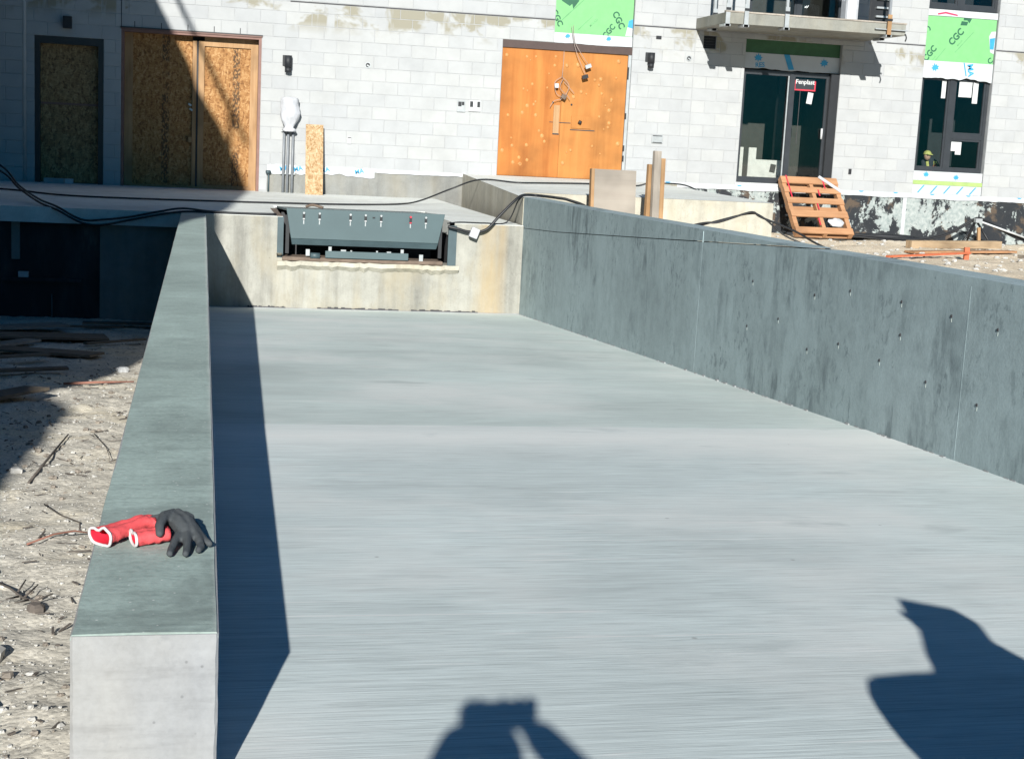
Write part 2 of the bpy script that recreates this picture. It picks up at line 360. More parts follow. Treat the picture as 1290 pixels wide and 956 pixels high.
class MB:
    def __init__(s): s.v = []; s.f = []; s.sm = False
    def add(s, vs, fs):
        o = len(s.v); s.v += [tuple(v) for v in vs]; s.f += [tuple(i+o for i in f) for f in fs]; return s
    def box(s, x0, x1, y0, y1, z0, z1):
        return s.add([(x0,y0,z0),(x1,y0,z0),(x1,y1,z0),(x0,y1,z0),(x0,y0,z1),(x1,y0,z1),(x1,y1,z1),(x0,y1,z1)],
                     [(0,3,2,1),(4,5,6,7),(0,1,5,4),(1,2,6,5),(2,3,7,6),(3,0,4,7)])
    def obox(s, c, size, rot=None):
        m = rot or Matrix.Identity(3); h = Vector(size)/2; c = Vector(c)
        vs = [c + m @ Vector((h.x*a, h.y*b, h.z*d)) for d in (-1,1) for (a,b) in ((-1,-1),(1,-1),(1,1),(-1,1))]
        return s.add(vs, [(0,3,2,1),(4,5,6,7),(0,1,5,4),(1,2,6,5),(2,3,7,6),(3,0,4,7)])
    def beam(s, a, b, w, h, up=(0,0,1)):
        a = Vector(a); b = Vector(b); d = b-a; L = d.length; z = d.normalized(); u = Vector(up)
        if abs(z.dot(u)) > 0.98: u = Vector((0,1,0))
        x = u.cross(z).normalized(); y = z.cross(x)
        return s.obox((a+b)/2, (w, h, L), Matrix((x, y, z)).transposed())
    def prism(s, pts, d0, d1, axis=1):     # polygon (p,q) extruded along axis
        def P(p, d): return {0:(d,p[0],p[1]), 1:(p[0],d,p[1]), 2:(p[0],p[1],d)}[axis]
        n = len(pts); vs = [P(p,d0) for p in pts] + [P(p,d1) for p in pts]
        fs = [tuple(range(n))[::-1], tuple(range(n,2*n))] + [(i,(i+1)%n,n+(i+1)%n,n+i) for i in range(n)]
        return s.add(vs, fs)
    def tube(s, pts, r, n=8, cap=True, flat=1.0):
        pts = [Vector(p) for p in pts]; rs = r if hasattr(r,'__len__') else [r]*len(pts)
        base = len(s.v); u = None
        for i, p in enumerate(pts):
            t = (pts[min(i+1,len(pts)-1)]-pts[max(i-1,0)]).normalized()
            if u is None: u = t.cross(Vector((0,0,1))) if abs(t.z) < 0.95 else t.cross(Vector((0,1,0)))
            u = (u - t*u.dot(t)).normalized(); w = t.cross(u)
            for k in range(n):
                a = 2*math.pi*k/n; s.v.append(tuple(p + u*math.cos(a)*rs[i] + w*math.sin(a)*rs[i]*flat))
        for i in range(len(pts)-1):
            for k in range(n):
                a = base+i*n+k; b = base+i*n+(k+1)%n; s.f.append((a,b,b+n,a+n))
        if cap:
            s.f.append(tuple(base+k for k in range(n))[::-1]); e = base+(len(pts)-1)*n; s.f.append(tuple(e+k for k in range(n)))
        s.sm = True; return s
    def disc(s, c, r, y0, y1, n=20):      # cylinder with its axis along Y
        return s.tube([(c[0],y0,c[1]),(c[0],y1,c[1])], r, n)
    def mesh(s, name, off=(0,0,0), smooth=None):
        m = bpy.data.meshes.new(name); o = Vector(off)
        m.from_pydata([tuple(Vector(v)-o) for v in s.v], [], s.f); m.update()
        bm = bmesh.new(); bm.from_mesh(m); bmesh.ops.recalc_face_normals(bm, faces=bm.faces); bm.to_mesh(m); bm.free()
        if (s.sm if smooth is None else smooth):
            for p in m.polygons: p.use_smooth = len(p.vertices) <= 4
        return m
    def build(s, name, mat, parent=None, bevel=0.0, smooth=None, off=None):
        o0 = OFF[parent.name] if parent else Vector(off or (0,0,0))
        me = s.mesh(name, o0, smooth); me.materials.append(M[mat] if isinstance(mat, str) else mat)
        o = bpy.data.objects.new(name, me); C.objects.link(o)
        if parent: o.parent = parent
        else: o.location = o0
        OFF[o.name] = o0
        if bevel:
            b = o.modifiers.new("bevel", 'BEVEL'); b.width = bevel; b.segments = 2; b.limit_method = 'ANGLE'; b.angle_limit = R(40)
        return o
def rects(x0, x1, z0, z1, holes):
    """split a rectangle minus holes into rectangles"""
    holes = [h for h in holes if h[1] > x0+1e-6 and h[0] < x1-1e-6]
    zs = sorted({z0, z1} | {h for o in holes for h in (o[2], o[3]) if z0 < h < z1}); out = []
    for a, b in zip(zs, zs[1:]):
        segs = [(x0, x1)]
        for h in holes:
            if h[2] < b-1e-6 and h[3] > a+1e-6:
                ns = []
                for p, q in segs:
                    if h[1] <= p or h[0] >= q: ns.append((p, q)); continue
                    if h[0] > p: ns.append((p, h[0]))
                    if h[1] < q: ns.append((h[1], q))
                segs = ns
        out += [(p, q, a, b) for p, q in segs]
    return out
def spline(pts, n=6):
    P = [Vector(p) for p in pts]; out = []
    for i in range(len(P)-1):
        a, b, c, d = P[max(i-1,0)], P[i], P[i+1], P[min(i+2,len(P)-1)]
        for k in range(n):
            t = k/n
            out.append(0.5*((2*b)+(c-a)*t+(2*a-5*b+4*c-d)*t*t+(3*b-a-3*c+d)*t**3))
    return out + [P[-1]]
def text_mesh(body, size, bold=0.0, ext=0.0006):
    cu = bpy.data.curves.new("lettering", 'FONT'); cu.body = body; cu.size = size; cu.offset = bold*size; cu.extrude = ext
    cu.align_x = 'CENTER'; cu.align_y = 'CENTER'; cu.resolution_u = 3
    o = bpy.data.objects.new("lettering", cu); C.objects.link(o); bpy.context.view_layer.update()
    me = bpy.data.meshes.new_from_object(o.evaluated_get(bpy.context.evaluated_depsgraph_get()))
    bpy.data.objects.remove(o); return me
def put_text(name, body, size, mat, parent, x, y, z, ang=0.0, bold=0.02, stretch=1.0):
    """lettering standing on a surface that faces -Y"""
    me = text_mesh(body, size, bold); me.materials.clear(); me.materials.append(M[mat])
    rot = Matrix.Rotation(R(90), 4, 'X'); sp_ = Matrix.Rotation(-ang, 4, 'Y')
    me.transform(Matrix.Translation(Vector((x,y,z))-OFF[parent.name]) @ sp_ @ rot @ Matrix.Diagonal((stretch,1,1,1)))
    o = bpy.data.objects.new(name, me); C.objects.link(o); o.parent = parent; OFF[o.name] = OFF[parent.name]; return o
def flat(name, pts, y, mat, parent, th=0.0015):
    return MB().prism(pts, y-th, y, 1).build(name, mat, parent)
def struct(o): o["kind"] = "structure"; return o

YF = 23.706        # face of the block wall
YD = 16.93         # face of the dock
def ramp_z(y): return -0.567 + (0.046*(7.6-y) if y < 7.6 else -0.0527*(y-7.6))
def soil_z(y): return -0.30 - 0.056*y

# ================================================================== SETTING
g = MB().add([(-400,-400,-1.75),(400,-400,-1.75),(400,400,-1.75),(-400,400,-1.75)], [(0,1,2,3)])
struct(g.build("ground", 'soil'))

# ramp: two pours with a construction joint across it
ramp = thing("ramp", (1.9, 8, ramp_z(8)), None, None); ramp["kind"] = "structure"
def ramp_panel(y0, y1, mat, dz=0.0):
    b = MB(); x0, x1 = -0.02, 4.0
    b.add([(x0,y0,ramp_z(y0)+dz),(x1,y0,ramp_z(y0)+dz),(x1,y1,ramp_z(y1)+dz),(x0,y1,ramp_z(y1)+dz),
           (x0,y0,ramp_z(y0)-.3),(x1,y0,ramp_z(y0)-.3),(x1,y1,ramp_z(y1)-.3),(x0,y1,ramp_z(y1)-.3)],
          [(0,1,2,3),(7,6,5,4),(0,4,5,1),(1,5,6,2),(2,6,7,3),(3,7,4,0)])
    return b.build("concrete_panel", mat, ramp)
ramp_panel(-7.0, 7.60, 'ramp_near', 0.004); ramp_panel(7.612, YD+0.3, 'ramp_far', 0.0)

# left yard: uneven rubble that falls towards the building
def terrain(name, x0, x1, y0, y1, nx, ny, zf, mat):
    b = MB()
    for j in range(ny+1):
        for i in range(nx+1):
            x = x0+(x1-x0)*i/nx; y = y0+(y1-y0)*j/ny; b.v.append((x, y, zf(x,y)))
    for j in range(ny):
        for i in range(nx):
            a = j*(nx+1)+i; b.f.append((a,a+1,a+nx+2,a+nx+1))
    return struct(b.build(name, mat, smooth=True))
def left_z(x, y):
    v = Vector((x,y,0)); n = noise.fractal(v*2.2, 0.9, 2.0, 5)*0.02 + noise.fractal(v*11, 0.8, 2.0, 4)*0.009
    return soil_z(y) + n
def right_z(x, y):
    v = Vector((x,y,3)); n = noise.fractal(v*1.1, 0.9, 2.0, 5)*0.05 + noise.fractal(v*6, 0.8, 2.0, 3)*0.014
    return -0.37 + n + 0.05*max(0, (15-y)/10)
terrain("rubble_yard", -3.4, -0.05, -6, 17.4, 150, 560, left_z, 'soil')
terrain("sand_ground", 3.85, 17, 3, YF+0.2, 200, 240, right_z, 'sand')

# dock slab (with the leveller pit cut out) and the raised pad
PX0, PX1 = 0.93, 2.93
slab = MB()
for (a,b,c,d) in rects(-4.6, 3.76, YD+0.004, YF+0.3, [(PX0, PX1, YD-1, 19.3)]):
    slab.box(a, b, c, d, -0.17, 0.0)
struct(slab.build("dock_slab", 'slab'))
# raised pad in front of the plywood door, falling gently towards the ramp
def pad():
    P = [(3.76,17.02),(4.02,17.02),(4.02,18.3),(7.45,18.3),(7.45,YF-0.3),(7.9,YF),(4.20,YF)]
    z = lambda p: 0.33 + 0.10*(p[1]-17.02)/(YF-17.02)
    n = len(P); b = MB()
    vs = [(p[0],p[1],z(p)) for p in P] + [(p[0],p[1],-0.6) for p in P]
    b.add(vs, [tuple(range(n))] ); t = struct(b.build("raised_pad", 'slab'))
    s = MB(); s.add([(v[0],v[1],v[2]-0.002) if i < n else v for i, v in enumerate(vs)], [(i,n+i,n+(i+1)%n,(i+1)%n) for i in range(n)])
    s.build("pad_side", 'padside', t)
pad()

# ================================================================== WALLS OF THE RAMP
lw = thing("retaining_wall", (-0.08, 2.73, 0), "low pale concrete wall left of the ramp with trowelled grey-green top", "concrete wall")
lwb = MB(); nz = 90
for k in range(nz+1):
    z = -1.6+(1.6-.004)*k/nz; e = 1.0 if k < nz else 1.0
    def jt(q, a=.0022): return a*noise.noise(Vector((q, z*14, 1))) + a*1.3*max(0, noise.noise(Vector((q+7, z*38, 4)))-.15)
    cl_, cr_ = .005+abs(jt(1, .006)), .005+abs(jt(5, .006))
    lwb.v += [(-0.208,YD,z), (-0.228+jt(0),2.735+cl_,z), (-0.228+cl_+jt(2),2.735+jt(3,.0008),z), (0.048-cr_+jt(6),2.735+jt(9,.0008),z), (0.048+jt(8),2.735+cr_,z), (0.066,YD,z)]
for k in range(nz):
    for m in range(6): a_ = k*6+m; b_ = k*6+(m+1)%6; lwb.f.append((a_, b_, b_+6, a_+6))
lwb.f.append(tuple(nz*6+m for m in range(6)))
lwb.build("wall_body", 'wall_end', lw, smooth=False)
def edge_run(x0, x1, amp, seed):
    return [(x0 + (x1-x0)*(y-2.73)/14.2 + amp*noise.noise(Vector((seed, y*1.7, 0))) + amp*0.6*noise.noise(Vector((seed, y*9, 3))), y) for y in [2.7385+(YD-2.7405)*i/150 for i in range(151)]]
L_, R_ = edge_run(-0.2285, -0.209, 0.004, 1.0), edge_run(0.0475, 0.067, 0.003, 5.0)
cap = MB()
for (a, b) in zip(L_, R_):
    m = (a[0]+b[0])/2
    cap.v += [(a[0], a[1], -0.012), (a[0]+0.004, a[1], -0.001), (m, a[1], 0.001), (b[0]-0.004, b[1], -0.001), (b[0], b[1], -0.012)]
for i in range(150):
    for k in range(4): q = i*5+k; cap.f.append((q, q+1, q+6, q+5))
cap.f.append((0,1,2,3,4))
cap.build("trowelled_top", 'wall_top', lw)

XR = 3.762
rw = thing("retaining_wall", (XR, 10, -0.7), "long dark-stained grey concrete wall along right side of the ramp", "concrete wall")
prof_t = [(17.00,0.335),(14,0.352),(10.4,0.385),(8.7,0.396),(7.0,0.412),(5.0,0.43),(2.0,0.45),(-6,0.47)]
joint = [(17.00,-0.035),(15.3,0.035),(12.2,0.20),(9.0,0.375)]
lower = [(17.0,-1.6)] + joint + [(8.6,0.396-0.002)] + [p for p in prof_t if p[0] < 8.6] + [(-6,-1.2)]
b = MB(); b.prism(lower, XR, XR+0.24, 0); b.build("lower_pour", 'wall_grey', rw)
upper = [(y, z+0.007) for y, z in joint] + [(p[0], p[1]) for p in prof_t[::-1] if p[0] >= 8.7]
b = MB(); b.prism(upper, XR+0.004, XR+0.238, 0); b.build("upper_pour", 'wall_grey', rw)
b = MB(); b.box(XR+0.03, XR+0.21, 9.0, 17.0, -0.5, 0.25); b.build("cold_joint_fill", 'joint_dark', rw)
b = MB(); b.box(XR-0.002, XR+0.24, 17.003, 17.016, -1.2, 0.33); b.build("wall_end_face", 'padside', rw)
# pour joints and tie holes
for y in (10.60, 6.59):
    b = MB(); b.box(XR-0.0008, XR+0.01, y-0.005, y+0.005, ramp_z(y), 0.20 if y > 12 else 0.37); b.build("pour_joint", 'wall_grey', rw)
for (y, z) in [(9.55,-0.22),(8.5,-0.23),(9.5,0.10),(8.45,0.12),(8.05,-0.13),(7.5,-0.145),(6.95,-0.175),(6.42,-0.20),(7.95,0.20),(7.3,0.21),(6.75,0.20),(6.30,0.19),(7.28,0.03),(9.0,-0.1)]:
    t = MB().tube([(XR-0.004,y,z),(XR+0.012,y,z)], 0.0085, 8); t.build("tie_hole", 'joint_dark', rw)
    MB().box(XR-0.0015, XR+0.01, y-0.004, y+0.002, z-0.03, z-0.012).build("tie_stain", 'wall_top', rw)
b = MB()
for i in range(240):
    y = 16.9-i*0.06; 
    if random.random() < .45: b.box(XR-random.uniform(.003,.014), XR+.01, y-.03, y+.012, ramp_z(y)-.02, ramp_z(y)+random.uniform(.003,.010))
b.build("wall_foot_slurry", 'wall_end', rw)

# dock face with the ledge below the leveller
dock = thing("dock_wall", (1.9, YD, -1.06), "stained cream concrete dock wall at end of the ramp", "concrete wall")
b = MB()
for (p,q,z0,z1) in rects(0.065, XR-0.002, -1.5, -0.004, [(PX0, PX1, -0.50, 1)]):
    b.box(p, q, YD, YD+0.35, z0, z1)
b.build("dock_face", 'dock', dock)
# broken concrete lip under the pit
def rough_strip(name, x0, x1, z, h, y0, mat, seed):
    b = MB(); n = 40; rng = random.Random(seed)
    for i in range(n+1):
        x = x0+(x1-x0)*i/n; a = rng.uniform(-.012,.012); d = rng.uniform(0.0,0.03)
        b.v += [(x, y0-0.03-d, z+h+a*0.6), (x, y0-0.05-d*0.7, z+h*0.5+a), (x, y0-0.004, z+a*1.6), (x, y0+.02, z+h+a*0.3)]
    for i in range(n):
        for k in range(3): q = i*4+k; b.f.append((q,q+1,q+5,q+4))
        b.f.append((i*4+3,i*4,i*4+4,i*4+7))
    return b.build(name, mat, dock, smooth=False)
rough_strip("broken_ledge", 0.875, 2.99, -0.605, 0.10, YD, 'padside', 3)
b = MB(); b.box(0.93, 2.80, YD-0.045, YD+0.3, -0.50, -0.455); b.build("pit_curb", 'rust', dock, 0.008)
b = MB(); b.box(PX0-0.06, PX0+0.01, YD-0.006, YD+0.02, -0.47, -0.004); b.build("corner_angle", 'leveler_dk', dock)
b = MB(); b.box(PX1-0.07, PX1+0.03, YD-0.008, YD+0.02, -0.58, -0.03); b.build("corner_angle", 'leveler_dk', dock)
b = MB(); b.box(PX0-0.07, PX0+0.0, YD+0.02, 18.6, 0.0015, 0.004); b.build("rusty_edge_angle", 'rust', dock)
b = MB(); b.box(PX0-0.3, PX1+0.3, YD+0.4, 19.35, -1.0, -0.55); b.box(PX0-.1, PX1+.1, 19.2, 19.3, -.6, -.02)
b.box(PX0-.1, PX0-.01, YD+.35, 19.3, -.6, -.175); b.box(PX1+.01, PX1+.1, YD+.35, 19.3, -.6, -.175); b.build("pit_shell", 'joint_dark', dock)
b = MB()
for (x0,x1) in ((0.55,0.98),(1.35,2.3),(2.45,3.25)):
    n = 24
    for i in range(n):
        xa = x0+(x1-x0)*i/n; b.box(xa, xa+(x1-x0)/n+.002, YD-0.012-random.uniform(0,.008), YD+.01, ramp_z(YD), ramp_z(YD)+random.uniform(.012,.03))
b.build("black_joint_strip", 'joint_dark', dock)
b = MB(); b.box(0.065, XR-.002, YD-0.02, YD+.01, ramp_z(YD), ramp_z(YD)+.007); b.build("slurry_line", 'wall_end', dock)
rough_strip("chipped_pit_side", 0.865, 0.925, -0.44, 0.02, YD, 'padside', 5)

# dock leveller: hanging lip, hinge lugs, toe bar and tabs
dl = thing("dock_leveller", (1.9, YD, -0.3), "blue-grey steel dock leveller with hanging lip set in dock wall", "dock leveller")
face = [(0.965,0.098),(2.806,0.098),(2.735,-0.245),(1.025,-0.245)]
b = MB(); b.prism(face, YD-0.035, YD-0.010, 1); lip = b.build("lip_plate", 'leveler', dl, 0.004)
b = MB(); b.add([(1.025,YD-0.036,-0.247),(2.735,YD-0.036,-0.247),(2.718,YD-0.005,-0.315),(1.040,YD-0.005,-0.315),
                 (1.025,YD-0.014,-0.247),(2.735,YD-0.014,-0.247),(2.718,YD+0.012,-0.315),(1.040,YD+0.012,-0.315)],
                [(0,1,2,3),(7,6,5,4),(0,4,5,1),(1,5,6,2),(2,6,7,3),(3,7,4,0)]); b.build("lip_bevel", 'leveler_dk', lip)
b = MB(); b.add([(0.97,YD-0.008,0.092),(2.80,YD-0.008,0.092),(2.80,19.2,0.003),(0.97,19.2,0.003),
                 (0.97,YD-0.008,0.07),(2.80,YD-0.008,0.07),(2.80,19.2,-0.02),(0.97,19.2,-0.02)],
                [(0,1,2,3),(7,6,5,4),(0,4,5,1),(1,5,6,2),(2,6,7,3),(3,7,4,0)]); b.build("deck_plate", 'leveler', dl)
for i, x in enumerate((1.165, 1.345, 1.70, 1.875, 2.055, 2.40, 2.58)):
    m = 'red' if i == 5 else 'white'
    l = MB().box(x-0.014, x+0.014, YD-0.048, YD-0.035, -0.005, 0.055).build("hinge_lug", 'black_metal', lip)
    MB().disc((x, 0.052), 0.013, YD-0.056, YD-0.036, 10).build("hinge_bolt", 'galv' if i != 5 else 'red', lip)
    MB().box(x-0.012, x+0.012, YD-0.053, YD-0.0352, -0.022, -0.008).build("hinge_bolt", m, lip)
    MB().box(x-0.006, x+0.006, YD-0.0375, YD-0.0352, -0.075, -0.028).build("weld_mark", 'galv', lip)
MB().box(1.955, 1.985, YD-0.042, YD-0.0352, 0.02, 0.035).build("stop_hole", 'black_metal', lip)
b = MB(); b.box(1.42, 2.385, YD-0.075, YD-0.05, -0.452, -0.372); b.build("toe_bar", 'leveler', dl, 0.003)
for (x, z, w, h) in ((1.22,-0.40,.045,.075),(1.475,-0.355,.035,.06),(2.315,-0.36,.035,.06),(2.54,-0.42,.045,.075),(1.63,-0.365,.06,.02),(2.16,-0.37,.05,.02),(1.72,-.37,.02,.02),(2.02,-.365,.02,.02)):
    MB().box(x-w/2, x+w/2, YD-0.045, YD-0.03, z-h/2, z+h/2).build("stop_tab", 'galv', dl)
MB().tube([(1.25,YD-0.035,-0.435),(1.36,YD-0.035,-0.435)], 0.035, 12).build("hydraulic_end", 'leveler_dk', dl)
for x in (0.985, 2.765):
    MB().box(x-0.02, x+0.02, YD+0.0, YD+0.05, -0.42, 0.02).build("side_guard", 'black_metal', dl)
MB().box(0.96, 2.80, YD+0.90, YD+0.94, -0.55, 0.0).build("rear_frame", 'joint_dark', dl)
cl = MB(); cl.tube(spline([(1.28,18.2,0.06),(1.36,18.15,0.085),(1.48,18.1,0.06)]), 0.018, 6); meta(cl.build("lifting_ring", 'rust'), "small rusty steel bar lying on slab behind dock leveller", "steel bar")

# ================================================================== THE BUILDING
bd = thing("apartment_building", (5.0, YF, 0.0), "white block-walled apartment building under construction behind the dock", "building")
HOLES = [(-2.51,-1.49,-0.2,2.222), (-1.229,0.905,-0.2,2.422), (4.765,6.96,0.0,2.622), (5.62,6.96,2.62,5.2),
         (8.94,10.68,0.40,2.90), (8.95,10.70,3.20,5.2), (12.215,13.555,0.422,5.2), (8.185,8.405,2.69,2.90)]
b = MB()
for (p,q,z0,z1) in rects(-2.67, 16.2, 0.425, 5.2, HOLES): b.box(p, q, YF+0.0045, YF+0.30, z0, z1)
for (p,q,z0,z1) in rects(-2.67, 1.035, 0.0, 0.425, HOLES): b.box(p, q, YF+0.0045, YF+0.30, z0, z1)
b.box(-5.0, -2.67, YF-0.093, YF+0.30, 0.0, 5.2)
b.build("masonry_wall", 'mortar', bd)
# blocks
W0 = Matrix(((rr.x,rr.y,rr.z),(uu.x,uu.y,uu.z),(fw.x,fw.y,fw.z)))
def px(p):
    c = W0 @ (Vector(p)-Vector((0,0,CAM_Z))); return 645+1830.26*c.x/c.z, 478-1830.26*c.y/c.z, c.z
rows = [(0.422+0.2*k, 0.2) for k in range(-2, 12)] + [(2.822, 0.155)] + [(2.995+0.2*k, 0.2) for k in range(0, 7)]
blocks = []
def add_block(x0, x1, z0, z1, y):
    g_ = 0.004; x0 += g_; x1 -= g_; z0 += g_; z1 -= g_
    if x1-x0 < 0.03 or z1-z0 < 0.03: return
    blocks.append(((x0+x1)/2, y, (z0+z1)/2, round(x1-x0,3), round(z1-z0,3)))
for ri, (z, h) in enumerate(rows):
    ph = 2.278 + (0.2 if ri % 2 else 0.0)
    n0 = int((-5.4-ph)//0.4); cuts = [ph+0.4*i for i in range(n0, n0+56)]
    cuts = sorted(c for c in cuts if min(abs(c+1.23), abs(c-8.04), abs(c+2.67)) > 0.06) + []
    cuts = sorted(cuts + [-1.23, 8.04, -2.67])
    for a, c in zip(cuts, cuts[1:]):
        if c <= -2.66:
            if a > -4.2: add_block(a, c, z, z+h, YF-0.10)
            continue
        if z < 0.40 and c > 1.04:
            if a < 1.03: c = 1.03
            else: continue
        if a > 15.4: continue
        for (p,q,z0,z1) in rects(a, c, max(z,0.006), z+h, HOLES): add_block(p, q, z0, z1, YF)
vis = []; rest = []
for bl in blocks:
    u, v, d = px((bl[0], bl[1], bl[2]))
    inside = -10 < u < 1300 and -6 < v < 300
    (vis if inside else rest).append((bl[3]*bl[4]/d**2, bl))
vis.sort(key=lambda t: -t[0]); big, more = vis[:298], vis[298:]
def block_geo(b, cx, y, cz, w, h, ch=0.004):
    x0,x1,z0,z1 = cx-w/2, cx+w/2, cz-h/2, cz+h/2; c = min(ch, w/6, h/6)
    b.add([(x0,y+.05,z0),(x1,y+.05,z0),(x1,y+.05,z1),(x0,y+.05,z1),(x0,y+c,z0),(x1,y+c,z0),(x1,y+c,z1),(x0,y+c,z1),
           (x0+c,y,z0+c),(x1-c,y,z0+c),(x1-c,y,z1-c),(x0+c,y,z1-c)],
          [(8,9,10,11),(4,5,9,8),(5,6,10,9),(6,7,11,10),(7,4,8,11),(0,1,5,4),(1,2,6,5),(2,3,7,6),(3,0,4,7)])
cache = {}; rng = random.Random(3)
for _, (cx, y, cz, w, h) in big:
    key = (w, h)
    if key not in cache:
        mb = MB(); block_geo(mb, 0, 0, 0, w, h); me = mb.mesh("block", (0,0,0), False); me.materials.append(M['block']); cache[key] = me
    o = bpy.data.objects.new("block", cache[key]); C.objects.link(o); o.parent = bd
    o.location = Vector((cx, y+rng.uniform(-.0015,.0015), cz)) - OFF[bd.name]
mb = MB()
for _, (cx, y, cz, w, h) in more+rest: block_geo(mb, cx, y+rng.uniform(-.0015,.0015), cz, w, h)
o = mb.build("block_field", 'block', bd); o["kind"] = "stuff"
# dark shelf-angle line and control joints
for (p,q) in ((1.335,5.615),(6.965,8.04),(11.3,12.21),(13.56,15.4)):
    MB().box(p, q, YF-0.004, YF+0.03, 2.9765, 2.9925).build("shelf_angle", 'joint_dark', bd)
MB().box(-1.236, -1.224, YF+0.0, YF+0.03, 2.43, 5.2).build("control_joint", 'joint_dark', bd)
MB().box(8.036, 8.044, YF+0.002, YF+0.03, 0.43, 5.2).build("control_joint", 'mortar', bd)
MB().tube([(-2.655,YF-0.07,0.0),(-2.655,YF-0.07,5.2)], 0.035, 12).build("corner_bead", 'block', bd)
# foundation
b = MB(); b.box(1.03, 4.3, YF+0.012, YF+0.3, -0.2, 0.43); b.build("foundation_wall", 'found', bd)
b = MB(); b.box(7.2, 16.2, YF+0.010, YF+0.3, -1.2, 0.38); b.build("foundation_wall", 'tar', bd)
b = MB(); b.box(12.06, 12.13, YF+0.002, YF+0.012, -0.5, 0.375); b.build("foundation_pilaster_strip", 'membrane', bd)
def ragged(name, x0, x1, zt, zb, y, mat, parent, amp, seed, n=40, th=0.004):
    rng = random.Random(seed); b = MB()
    for i in range(n+1):
        x = x0+(x1-x0)*i/n; z = zb + amp*noise.noise(Vector((x*2.1, seed, 0))) + amp*0.5*noise.noise(Vector((x*8, seed, 1)))
        w = 0.004*noise.noise(Vector((x*5, seed, 7)))
        b.v += [(x,y-th+w,zt),(x,y-th-0.006+w,z),(x,y,zt),(x,y,z)]
    for i in range(n):
        q = i*4; b.f += [(q,q+1,q+5,q+4),(q+3,q+2,q+6,q+7),(q+1,q+3,q+7,q+5),(q+2,q,q+4,q+6)]
    b.f += [(0,2,3,1),(n*4,n*4+1,n*4+3,n*4+2)]
    return b.build(name, mat, parent, smooth=False)
st = ragged("flashing_strip", 1.03, 2.75, 0.445, 0.305, YF+0.004, 'membrane', bd, 0.05, 2)
ragged("flashing_strip", 2.72, 4.25, 0.437, 0.375, YF+0.003, 'membrane', bd, 0.02, 4)
ragged("flashing_strip", 7.5, 15.5, 0.452, 0.368, YF-0.001, 'membrane', bd, 0.02, 6, 120)
for x in (1.30, 1.52, 1.95, 2.50): put_text("print", "MA", 0.10, 'membrane_blue', st, x, YF-0.010, 0.385, 0.25, 0.02)
def leaf(name, cx, cz, s, y, parent, ang=0.0):
    pts = [(0,-.5),(.08,-.22),(.36,-.30),(.30,-.10),(.5,.06),(.26,.12),(.28,.34),(.10,.22),(0,.5),(-.10,.22),(-.28,.34),(-.26,.12),(-.5,.06),(-.30,-.10),(-.36,-.30),(-.08,-.22)]
    ca, sa = math.cos(ang), math.sin(ang)
    return flat(name, [(cx+s*(a*ca-c*sa), cz+s*(a*sa+c*ca)) for a, c in pts], y, 'membrane_blue', parent)
for x in (7.72, 9.0, 11.25, 11.9, 12.6, 13.3, 14.3):
    flat("tack", [(x-.05,.455),(x+.05,.455),(x+.02,.435),(x-.02,.435)], YF-0.008, 'membrane_blue', bd)

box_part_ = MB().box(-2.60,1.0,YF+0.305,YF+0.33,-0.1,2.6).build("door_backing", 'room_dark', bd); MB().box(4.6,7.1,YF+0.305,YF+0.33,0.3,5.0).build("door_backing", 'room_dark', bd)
# single boarded door
def box_part(name, mat, parent, *a, bevel=0.0): return MB().box(*a).build(name, mat, parent, bevel)
D1 = MB(); 
for (p,q,z0,z1) in rects(-2.51,-1.49,0.0,2.222,[(-2.43,-1.57,-1,2.11)]): D1.box(p,q,YF+0.012,YF+0.14,z0,z1)
d1 = D1.build("door", 'black_metal', bd); d1["label"] = "dark framed door boarded with weathered strand board"
box_part("door_board", 'osb_old', d1, -2.44,-1.56,YF+0.118,YF+0.138,1.225,2.115)
box_part("door_board", 'osb_old', d1, -2.44,-1.56,YF+0.120,YF+0.138,0.01,1.20)
box_part("board_seam", 'pink_frame', d1, -2.44,-1.56,YF+0.114,YF+0.130,1.198,1.228)
# double boarded door
D2 = MB()
for (p,q,z0,z1) in rects(-1.229,0.905,0.0,2.422,[(-1.185,0.862,-1,2.362)]): D2.box(p,q,YF+0.004,YF+0.26,z0,z1)
d2 = D2.build("door", 'pink_frame', bd); d2["label"] = "wide double door boarded with stamped strand board"
box_part("lintel", 'brown_steel', d2, -1.24,0.915,YF-0.012,YF+0.02,2.395,2.418); box_part("lintel_edge", 'black_metal', d2, -1.245,0.92,YF-0.016,YF+0.02,2.4185,2.434)
for x in (-1.03,-0.63,-0.23,0.17,0.57): box_part("weep_hole", 'joint_dark', d2, x-.006,x+.006,YF-0.003,YF+0.02,2.436,2.52)
box_part("door_board", 'osb', d2, -1.15,-0.155,YF+0.210,YF+0.225,0.02,2.365)
box_part("door_board", 'osb', d2, 0.03,0.745,YF+0.210,YF+0.225,0.06,2.22)
for (a,c,z0,z1) in ((-0.15,-0.09,0.0,2.3),(-0.06,0.03,0.0,2.3),(0.745,0.861,0.0,2.361),(0.03,0.745,2.222,2.361),(0.03,0.745,0.0,0.058),(-1.184,-1.06,0.0,2.361)):
    box_part("door_stud", 'pine', d2, a,c,YF+0.180,YF+0.209,z0,z1)
box_part("door_gap", 'joint_dark', d2, -0.088,-0.062,YF+0.195,YF+0.225,0.0,2.3)
box_part("latch_block", 'pine', d2, -0.20,-0.14,YF+0.155,YF+0.180,0.72,0.80)
for i in range(2): MB().obox((-0.165-.02*i, YF+0.170, 1.23+0.075*i), (0.055,0.02,0.03), Matrix.Rotation(0.6,3,'Y')).build("latch_plate", 'galv', d2)
